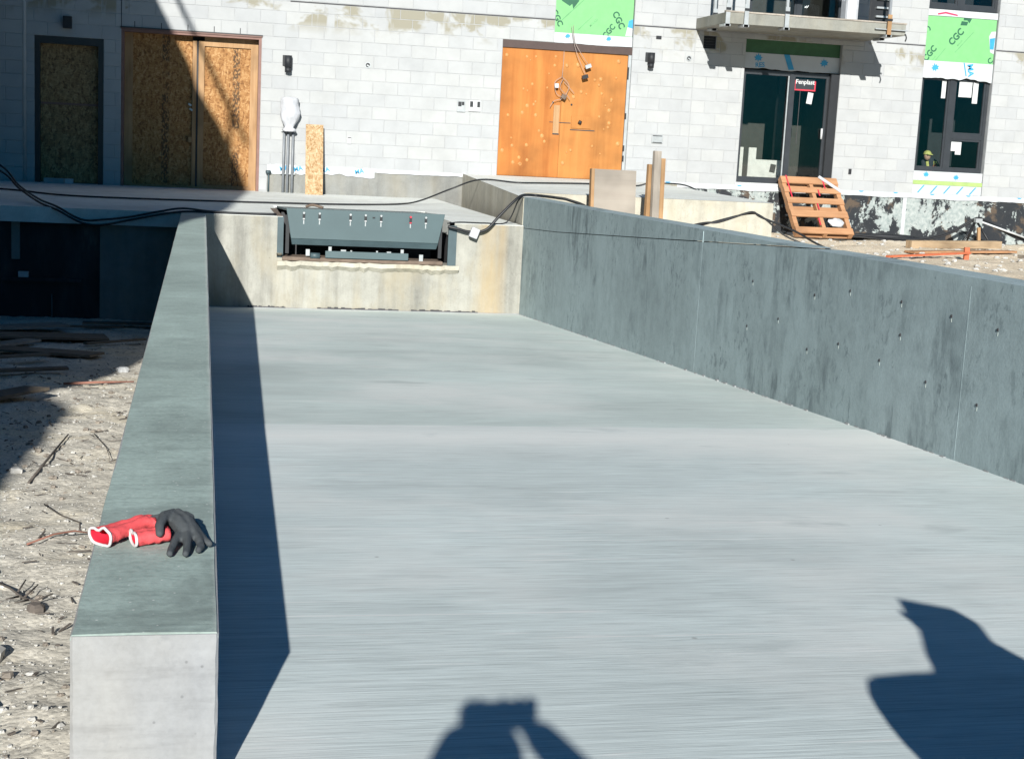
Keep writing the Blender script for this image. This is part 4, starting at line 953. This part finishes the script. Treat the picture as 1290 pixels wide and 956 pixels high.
hp = thing("black_pipe", (11,23.1,-.35), "black plastic pipe lying at foot of tarred foundation", "pipe"); MB().tube(spline([(10.85,23.3,-.32),(11.3,23.2,-.30),(11.8,23.15,-.30),(12.2,23.2,-.33)]), .055, 10).build("pipe_body", 'cable', hp)

# rubble, stones, twigs: uncountable litter as stuff, the readable pieces as things
def stones(name, region, n, zf, rmin, rmax, mat, seed, label):
    rng = random.Random(seed); b = MB()
    for _ in range(n):
        x = rng.uniform(region[0],region[1]); y = region[2]+(region[3]-region[2])*rng.random()**1.5; r = rmin+(rmax-rmin)*rng.random()**3
        z = zf(x,y)+r*.3; base = len(b.v); ph = rng.random()*6
        for i,(rz,rr_) in enumerate(((-.6,.6),(0.1,1.0),(.65,.6))):
            for k in range(5): a = ph+2*math.pi*k/5+i*.4; q = r*rr_*rng.uniform(.7,1.25); b.v.append((x+q*math.cos(a), y+q*math.sin(a)*rng.uniform(.8,1.2), z+r*rz*.8))
        for i in range(2):
            for k in range(5): b.f.append((base+i*5+k,base+i*5+(k+1)%5,base+i*5+5+(k+1)%5,base+i*5+5+k))
        b.f.append(tuple(base+10+k for k in range(5)))
    o = b.build(name, mat, smooth=False); return meta(o, label, "stones", None, "stuff")
stones("rubble", (-2.2,-.23,3.2,16.5), 2400, left_z, .002, .014, 'stone', 1, "pale rubble stones scattered over yard left of ramp")
stones("gravel", (-1.1,-.23,3.0,9.5), 5200, left_z, .0012, .006, 'stone', 11, "fine gravel covering yard beside left wall")
stones("clods", (-1.1,-.23,3.0,12), 420, left_z, .004, .022, 'clod', 12, "dark earth clods scattered in yard left of ramp")
stones("rubble", (4.1,14.5,17,23.4), 900, right_z, .006, .05, 'stone', 2, "stones scattered over sand right of the ramp")
def twigs(n, region, seed):
    rng = random.Random(seed); b = MB()
    for _ in range(n):
        x = rng.uniform(region[0],region[1]); y = region[2]+(region[3]-region[2])*rng.random()**1.4; L = .012+.075*rng.random()**2; a = rng.uniform(0,math.pi); w = rng.uniform(.0015,.004)
        z = left_z(x,y)+.008; d = Vector((math.cos(a),math.sin(a),rng.uniform(-.1,.2)))*L/2
        b.beam(Vector((x,y,z))-d, Vector((x,y,z))+d, w*2, w)
    return meta(b.build("twig_litter", 'stick'), "dark splinters and twigs littering yard left of ramp", "twigs", None, "stuff")
twigs(420, (-1.6,-.24,3.2,14), 5)
def stick(pts, r, mat, label, name="twig"):
    P = [Vector((x,y,left_z(x,y)+dz)) for x,y,dz in pts]; o = MB().tube(P, [r*.62]*(len(P)-1)+[r*.35], 6).build(name, mat, off=P[0]); return meta(o, label, "stick")
stick([(-.74,6.72,.01),(-.715,7.45,.02),(-.69,8.17,.015)], .010, 'stick', "straight dark stick lying on pale rubble left of wall")
stick([(-.93,10.6,.02),(-.7,10.66,.03),(-.45,10.71,.02)], .016, 'redstick', "reddish lath lying across rubble at shadow edge", "lath")
o = stick([(-.64,4.88,.02),(-.59,4.80,.02),(-.53,4.66,.015),(-.47,4.57,.02)], .006, 'stick', "forked twig on rubble near bottom left of view")
tw = [((-.56,4.73),(-.545,4.86)),((-.53,4.66),(-.50,4.80)),((-.55,4.70),(-.575,4.60)),((-.50,4.61),(-.44,4.66)),((-.51,4.63),(-.545,4.56))]
for (a,c) in tw:
    pz = [Vector((a[0],a[1],left_z(*a)+.015)), Vector((c[0],c[1],left_z(*c)+.03))]; m = MB().tube(pz,[.004,.002],5).build("side_twig", 'stick', o)
stick([(-.62,6.2,.01),(-.54,6.0,.015),(-.45,5.85,.01),(-.44,5.7,.01)], .005, 'stick', "bent thin twig on rubble beside left wall")
stick([(-.60,6.95,.01),(-.50,6.90,.01)], .006, 'stick', "short dark twig on pale rubble beside bent twig"); stick([(-.42,7.25,.01),(-.38,7.3,.015)], .006, 'stick', "very short dark twig close to left wall")
stick([(-.56,8.25,.01),(-.46,7.7,.012),(-.42,7.35,.01)], .004, 'stick', "long thin grey stem on rubble pointing at left wall"); stick([(-.46,7.9,.01),(-.36,7.92,.012)], .004, 'stick', "thin horizontal stem touching left wall side of rubble")
stick([(-.60,5.40,.01),(-.52,5.55,.02),(-.45,5.6,.02),(-.38,5.66,.01)], .006, 'redstick', "crooked reddish twig on sand left of gloves")
def slabstone(x, y, s, label, mat='stone'):
    b = MB(); rng = random.Random(int(x*-1000)); z = left_z(x,y)
    for zz, k in ((z-.03,1.0),(z+s*.5,.95),(z+s*.75,.6)):
        for i in range(7): a = i*.9+rng.random()*.4; b.v.append((x+s*k*math.cos(a)*rng.uniform(.7,1.2), y+s*k*math.sin(a)*rng.uniform(.7,1.2), zz))
    for j in range(2):
        for i in range(7): b.f.append((j*7+i,j*7+(i+1)%7,j*7+7+(i+1)%7,j*7+7+i))
    b.f.append(tuple(14+i for i in range(7))); return meta(b.build("stone", mat, off=(x,y,z), smooth=False), label, "stone")
slabstone(-.56,4.05,.05,"pale angular stone at left edge beside wall end"); slabstone(-.83,7.0,.035,"pale round stone in shadow edge at far left"); slabstone(-.57,11.5,.05,"white stone at upper shadow edge of rubble", 'white')
slabstone(-.48,4.55,.03,"dark pitted clod on rubble near forked twig",'stick'); slabstone(-.52,3.62,.045,"dark clod at bottom left corner",'stick')
# boards in the shaded yard, the last five dark ones added to deepen the shade
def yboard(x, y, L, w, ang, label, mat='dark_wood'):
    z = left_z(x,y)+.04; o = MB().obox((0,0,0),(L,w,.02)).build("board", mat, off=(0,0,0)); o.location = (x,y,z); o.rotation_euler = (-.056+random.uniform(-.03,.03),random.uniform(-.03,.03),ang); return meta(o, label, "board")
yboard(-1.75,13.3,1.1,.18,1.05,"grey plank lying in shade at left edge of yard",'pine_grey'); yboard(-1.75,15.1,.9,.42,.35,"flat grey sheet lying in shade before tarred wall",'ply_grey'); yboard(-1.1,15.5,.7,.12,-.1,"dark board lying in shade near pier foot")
yboard(-1.35,11.2,.8,.14,.2,"dark narrow board in shade left of red lath"); yboard(-1.6,12.0,.9,.12,.4,"dark board in shade beneath grey plank"); yboard(-1.35,14.2,1.0,.55,.15,"wide dark plywood sheet added to deepen shade before pier"); yboard(-1.25,12.7,.9,.30,-.35,"dark broad board added to deepen shade between planks"); yboard(-.75,15.9,.9,.25,.05,"dark board added to deepen shade at foot of the pier"); yboard(-1.25,9.6,.7,.22,.9,"dark board added to deepen shade at left edge above stone"); yboard(-.75,13.8,.6,.08,.55,"thin dark slat added to deepen shade beside left wall")

# bay under the slab at left
by = thing("pier", (-.66,17.05,-1.2), "shaded plain concrete pier below slab left of ramp wall", "pier"); MB().box(-1.10,-.216,17.03,17.4,-1.6,-.171).build("pier_body", 'found', by)
fw2 = thing("foundation_wall", (-2.2,17.15,-1.3), "black tarred foundation wall in shade below slab at left", "wall"); MB().box(-4.6,-1.102,17.12,17.4,-1.7,-.171).build("tarred_face", 'tar_black', fw2)
MB().box(-2.06,-1.97,17.095,17.119,-.60,-.172).build("drip_strip", 'found', fw2); MB().box(-2.4,-1.3,17.05,17.119,-.84,-.80).build("ledge", 'tar_black', fw2)
MB().box(-1.63,-1.615,17.05,17.08,-1.29,-.98).build("rod", 'leveler_dk', fw2)
wk = thing("concrete_block", (-1.93,17.06,-.8), "small white block on ledge of tarred wall in shade", "block"); MB().box(-1.985,-1.875,17.055,17.115,-.798,-.735).build("block_body", 'white', wk, .004)

# ================================================================== GLOVES
def blob(name, caps, mat, parent, vox=.0035, flat_z=None):
    """union of tapered capsules, remeshed into one skin"""
    bm = bmesh.new()
    for pts in caps:
        P = []
        for (a, b_) in zip(pts, pts[1:]):
            n = max(2, int((Vector(a[:3])-Vector(b_[:3])).length/.004))
            for i in range(n+1): t = i/n; P.append([a[j]+(b_[j]-a[j])*t for j in range(4)])
        for x,y,z,r in P:
            bmesh.ops.create_icosphere(bm, subdivisions=1, radius=r, matrix=Matrix.Translation((x,y,z)))
    me = bpy.data.meshes.new(name); bm.to_mesh(me); bm.free(); me.materials.append(M[mat])
    o = bpy.data.objects.new(name, me); C.objects.link(o)
    rm = o.modifiers.new("remesh", 'REMESH'); rm.mode = 'VOXEL'; rm.voxel_size = vox; rm.use_smooth_shade = True
    sm = o.modifiers.new("smooth", 'SMOOTH'); sm.iterations = 4
    if parent: o.parent = parent; OFF[o.name] = OFF[parent.name]
    return o
G = Vector((-.10, 3.36, .002))
def cuff(name, rings, mat, parent, inner):
    """rings: (centre, axis, half width, half height); the knit is slumped, creased and flattened"""
    n = 28; b = MB(); bi = MB(); R2 = []
    for (r0, r1) in zip(rings, rings[1:]):
        for k in range(5): t = k/5; R2.append([[r0[q][m]+(r1[q][m]-r0[q][m])*t for m in range(3)] if q < 2 else r0[q]+(r1[q]-r0[q])*t for q in range(4)])
    R2.append(list(rings[-1][:4]))
    for i, (c, d, hw_, hh) in enumerate(R2):
        d = Vector(d).normalized(); s = Vector((0,0,1)).cross(d).normalized(); u = d.cross(s); e = min(1, i/4)
        for k in range(n):
            a = 2*math.pi*k/n; ca, sa = math.cos(a), math.sin(a)
            w = 1+.22*noise.noise(Vector((ca*1.6+c[0]*40, sa*1.6, i*.55))) + .10*noise.noise(Vector((ca*5, sa*5, i*1.1+c[0]*90)))
            dent = -.45*math.exp(-((ca-.15)/.35)**2) if sa > 0 else 0.0
            off = s*hw_*ca*(1+.5*(w-1)) + u*hh*(abs(sa)**.8*(1 if sa > 0 else -1))*(w+dent)
            p = Vector(c)+off; p.z = max(p.z, .003); b.v.append(tuple(p)); q = Vector(c)+off*.93+d*.001; q.z = max(q.z, .0045); bi.v.append(tuple(q))
    for i in range(len(R2)-1):
        for k in range(n): q = i*n; b.f.append((q+k,q+(k+1)%n,q+n+(k+1)%n,q+n+k)); bi.f.append((q+k,q+(k+1)%n,q+n+(k+1)%n,q+n+k))
    b.f.append(tuple((len(R2)-1)*n+k for k in range(n)))
    o = b.build(name, mat, parent, smooth=True); bi.build("lining", inner, parent, smooth=True)
    rim = MB(); pts = [Vector(b.v[k]) for k in range(n)]; rim.tube(pts+[pts[0],pts[1]], .0036, 6, False); rim.build("cuff_band", 'glove_white', parent); return o
g1 = thing("glove", (G.x-.06,G.y,0), "coral work glove with open white-rimmed cuff hanging past wall edge", "glove", "work gloves on the left wall"); g1.location = (0,0,0); OFF[g1.name] = Vector((0,0,0))
cuff("cuff", [((-.212,3.338,.024),(1,1.0,.15),.036,.022,0),((-.185,3.362,.025),(1,.8,.1),.031,.019,0),((-.150,3.40,.029),(1,.6,.05),.027,.017,0),((-.118,3.43,.034),(1,.5,0),.026,.017,0),((-.095,3.44,.03),(1,.2,0),.030,.014,0)], 'glove_red', g1, 'glove_red_in')
blob("palm", [[(-.10,3.44,.026,.020),(-.06,3.45,.030,.024),(-.02,3.45,.032,.022)],[(-.10,3.43,.02,.016),(-.05,3.46,.02,.02)],[(-.04,3.46,.03,.018),(-.005,3.44,.025,.012),(.006,3.42,.016,.010)]], 'glove_grey', g1)
blob("finger", [[(-.05,3.445,.048,.014),(-.073,3.418,.050,.013),(-.083,3.385,.034,.012),(-.078,3.36,.016,.011)]], 'glove_grey', g1)
g2 = thing("glove", (0,0,0), "grey-coated coral work glove with fingers drooping towards ramp", "glove", "work gloves on the left wall")
cuff("cuff", [((-.138,3.335,.020),(1,.30,.05),.031,.017,0),((-.115,3.343,.021),(1,.2,.1),.029,.017,0),((-.085,3.350,.024),(1,.2,.05),.027,.017,0),((-.060,3.354,.026),(1,.2,0),.026,.016,0)], 'glove_red', g2, 'glove_red_in')
blob("palm", [[(-.052,3.40,.050,.018),(-.035,3.37,.042,.022),(-.022,3.345,.032,.022)],[(-.04,3.41,.054,.018),(-.02,3.38,.046,.020),(-.008,3.345,.032,.018)],
              [(-.03,3.345,.028,.016),(-.044,3.30,.022,.0115),(-.052,3.262,.013,.0105),(-.055,3.235,.011,.0095)],
              [(-.018,3.335,.028,.015),(-.017,3.29,.020,.0115),(-.018,3.255,.012,.0105),(-.020,3.232,.011,.0095)],
              [(-.005,3.345,.03,.015),(.008,3.315,.022,.0115),(.014,3.285,.013,.0105),(.008,3.262,.011,.0095)],
              [(-.005,3.37,.035,.015),(.010,3.345,.024,.0115),(.022,3.325,.015,.0105),(.033,3.312,.0115,.0095)],
              [(-.055,3.405,.056,.015),(-.072,3.372,.056,.0135),(-.080,3.338,.048,.0125),(-.079,3.315,.036,.0115)]], 'glove_grey', g2)

# ================================================================== PEOPLE (one inside, two outside the frame that cast the ramp shadows, the second invented for its shadow)
def figure(name, loc, joints, edges, mat, label, group=None, parts=()):
    t = thing(name, loc, label, "person", group)
    me = bpy.data.meshes.new("body"); vs = [Vector(j[0])-Vector(loc) for j in joints.values()]; keys = list(joints)
    me.from_pydata([tuple(v) for v in vs], [(keys.index(a),keys.index(b_)) for a,b_ in edges], [])
    o = bpy.data.objects.new("body", me); C.objects.link(o); o.parent = t; OFF[o.name] = Vector(loc); me.materials.append(M[mat])
    sk_ = o.modifiers.new("skin", 'SKIN'); sk_.use_smooth_shade = True
    for i,k in enumerate(keys):
        r = joints[k][1]; r = r if hasattr(r,'__len__') else (r,r); me.skin_vertices[0].data[i].radius = r
    me.skin_vertices[0].data[keys.index('pelvis')].use_root = True
    o.modifiers.new("sub", 'SUBSURF').render_levels = 2
    return t
def head(t, c, r, hat, face=(0,1,0)):
    b = MB(); n = 14
    for i in range(11):
        th = math.pi*i/10
        for k in range(n): ph = 2*math.pi*k/n; b.v.append((c[0]+r*.80*math.sin(th)*math.cos(ph), c[1]+r*.95*math.sin(th)*math.sin(ph), c[2]+r*1.15*math.cos(th)))
    for i in range(10):
        for k in range(n): b.f.append((i*n+k,i*n+(k+1)%n,(i+1)*n+(k+1)%n,(i+1)*n+k))
    b.build("head", 'skin', t, smooth=True); h = MB()
    for i in range(6):
        th = math.pi/2*i/5
        for k in range(n): ph = 2*math.pi*k/n; h.v.append((c[0]+r*.98*math.sin(th)*math.cos(ph), c[1]+r*1.1*math.sin(th)*math.sin(ph), c[2]+r*.25+r*1.0*math.cos(th)))
    for i in range(5):
        for k in range(n): h.f.append((i*n+k,i*n+(k+1)%n,(i+1)*n+(k+1)%n,(i+1)*n+k))
    h.build("hat", hat, t, smooth=True); f = Vector(face)
    MB().obox(Vector(c)+f*r*1.15+Vector((0,0,r*.28)), (r*1.2 if abs(f.y) > .5 else r*.9, r*.9 if abs(f.y) > .5 else r*1.2, .012)).build("hat_brim", hat, t)
# photographer squatting behind the camera
J = {'pelvis':((-.05,-.75,.18),(.15,.13)),'spine':((-.04,-.66,.42),(.16,.12)),'chest':((-.02,-.52,.66),(.17,.12)),'neck':((-.01,-.44,.80),.06),
     'shl':((-.20,-.46,.72),.065),'ell':((-.17,-.24,.70),.06),'hdl':((-.06,-.10,.95),.045),'shr':((.18,-.46,.72),.065),'elr':((.36,-.24,.71),.055),'hdr':((.08,-.10,.95),.040),
     'hpl':((-.16,-.74,.16),.10),'knl':((-.22,-.34,.30),.075),'anl':((-.20,-.62,-.08),.05),'fol':((-.22,-.40,-.13),.04),'hpr':((.06,-.74,.16),.10),'knr':((.16,-.34,.30),.075),'anr':((.12,-.62,-.08),.05),'for':((.14,-.40,-.13),.04)}
ED = [('pelvis','spine'),('spine','chest'),('chest','neck'),('chest','shl'),('shl','ell'),('ell','hdl'),('chest','shr'),('shr','elr'),('elr','hdr'),('pelvis','hpl'),('hpl','knl'),('knl','anl'),('anl','fol'),('pelvis','hpr'),('hpr','knr'),('knr','anr'),('anr','for')]
J = {k: ((p[0]+.218*p[1], p[1], p[2]), r) for k, (p, r) in J.items()}
ph_ = figure("person", (-.15,-.6,ramp_z(-.6)), J, ED, 'denim', "person in dark clothes squatting with phone, behind the viewpoint")
head(ph_, (-.095,-.36,.955), .092, 'cloth_dark')
for sx in (-1,1):
    for i in range(4): MB().tube([(sx*.075,-.075,.90+.022*i),(sx*.088,-.055,.905+.022*i),(sx*.060,-.040,.905+.022*i)], .0095, 6).build("finger", 'skin', ph_)
    MB().tube([(sx*.075,-.09,.93),(sx*.06,-.07,.97),(sx*.045,-.06,.985)], .010, 6).build("thumb", 'skin', ph_)
for kx in (-.07,-.045,.012,.05,.078): MB().tube([(kx,-.07,.955),(kx+.004,-.06,.99),(kx,-.052,.985)], .0115, 7).build("knuckle", 'skin', ph_)
phn = thing("phone", (0,-.045,.92), "dark phone held up sideways by squatting photographer", "phone"); MB().box(-.078,.078,-.050,-.041,.912,.985).build("phone_body", 'black_metal', phn, .003)
# unseen crouching figure added at right, shaped for the shadow it casts
p2_ = thing("person", (1.6,.95,ramp_z(.95)), "unseen crouching figure outside right edge, shaped to cast the ramp shadow", "person")
def rel(chain): return [(x-1.6, y-.95, z-ramp_z(.95), r) for x,y,z,r in chain]
blob("body", [rel(c) for c in (
    [(1.74,.90,.05,.19),(1.66,.95,.32,.20),(1.60,1.0,.50,.165),(1.575,1.02,.62,.12)],
    [(1.575,1.02,.62,.11),(1.57,1.02,.70,.085),(1.575,1.02,.73,.078)],
    [(1.78,.95,.50,.10),(1.88,1.0,.30,.07),(1.74,1.15,.18,.05)],
    [(1.52,.97,.40,.15),(1.38,1.0,.46,.125),(1.255,1.0,.485,.098)],
    [(1.50,1.02,.53,.06),(1.35,1.03,.545,.045),(1.23,1.03,.54,.042)],
    [(1.52,1.02,.748,.026),(1.455,1.02,.62,.036),(1.45,1.0,.50,.07)],
    [(1.255,1.0,.475,.095),(1.31,1.0,.25,.10),(1.36,1.0,-.08,.09),(1.34,1.12,-.16,.05)],
    [(1.74,.90,.05,.14),(1.76,1.1,-.08,.09),(1.72,.70,-.12,.06)])], 'denim', p2_, vox=.014)
OFF[p2_.name] = Vector((1.6,.95,ramp_z(.95)))
MB().obox((1.585,1.02,.745),(.165,.15,.115),Matrix.Rotation(.30,3,'Y')).build("cap", 'vest', p2_, .012); MB().obox((1.515,1.02,.765),(.06,.12,.02),Matrix.Rotation(-.1,3,'Y')).build("cap_brim", 'vest', p2_)
# worker inside behind the right-hand window
J = {'pelvis':((12.82,YF+.7,.62),(.13,.12)),'spine':((12.80,YF+.65,.82),(.13,.10)),'chest':((12.76,YF+.6,1.0),(.14,.10)),'neck':((12.70,YF+.52,1.10),.05),
     'shl':((12.66,YF+.55,1.0),.05),'ell':((12.64,YF+.42,.84),.04),'hdl':((12.72,YF+.34,.74),.03),'shr':((12.90,YF+.55,1.0),.05),'elr':((12.94,YF+.42,.84),.04),'hdr':((12.84,YF+.34,.76),.03),
     'hpl':((12.74,YF+.7,.58),.09),'knl':((12.70,YF+.5,.52),.07),'anl':((12.70,YF+.75,.50),.05),'fol':((12.70,YF+.85,.50),.04),'hpr':((12.92,YF+.7,.58),.09),'knr':((12.94,YF+.5,.52),.07),'anr':((12.94,YF+.75,.50),.05),'for':((12.94,YF+.85,.50),.04)}
p3_ = figure("person", (12.82,YF+.65,.45), J, ED, 'cloth_dark', "person in yellow safety vest and hat bending behind right-hand window")
head(p3_, (12.68,YF+.46,1.12), .075, 'vest', (0,-1,0))
MB().beam((12.70,YF+.49,1.02),(12.76,YF+.50,.80),.05,.02,(0,1,0)).build("vest_strip", 'vest', p3_); MB().beam((12.86,YF+.50,1.03),(12.90,YF+.50,.72),.07,.03,(0,1,0)).build("vest_strip", 'vest', p3_)
MB().beam((12.74,YF+.48,.80),(12.88,YF+.48,.98),.04,.02,(0,1,0)).build("vest_strip", 'orange_paint', p3_)
rk = thing("wire_rack", (12.35,YF+.5,.46), "grey wire rack standing inside right-hand window", "rack")
for x in (12.27,12.42): MB().box(x-.006,x+.006,YF+.50,YF+.512,.47,1.25).build("upright", 'galv', rk)
for z in (.95,1.05,1.15,1.245): MB().box(12.277,12.413,YF+.501,YF+.511,z-.005,z+.005).build("rung", 'galv', rk)

# ================================================================== UNSEEN SHADOW CASTER AT LEFT (building added outside the frame, outline and rail shaped to the shadow)
nb = thing("shadow_casting_building", (-5.5, 9, -1.7), "unseen grey building left of ramp, shaped to cast the left shadow", "building")
yz = [(22.5,-1.75),(22.5,7.2),(13.2,7.2),(11.0,7.2),(10.5,7.06),(8.8,7.2),(7.0,7.1),(6.0,6.96),(4.4,6.6),(3.0,6.34),(2.15,6.0),(2.3,5.5),(1.6,4.9),(.69,3.8),(.41,3.58),(.6,3.27),(.92,2.87),(0,3.14),(-1.0,3.4),(-2.0,3.4),(-3.3,3.4),(-9,3.4),(-9,-1.75)]
MB().prism(yz, -3.0, -8.0, 0).build("wall", 'siding', nb)
MB().beam((-3.0,6.9,7.72),(-3.0,22,7.95),.05,.07).build("guard_rail", 'pine', nb)
for y in (8.0,14.5,18,21.5): MB().box(-3.06,-3.0,y-.03,y+.03,7.0,7.9).build("rail_post", 'pine', nb)
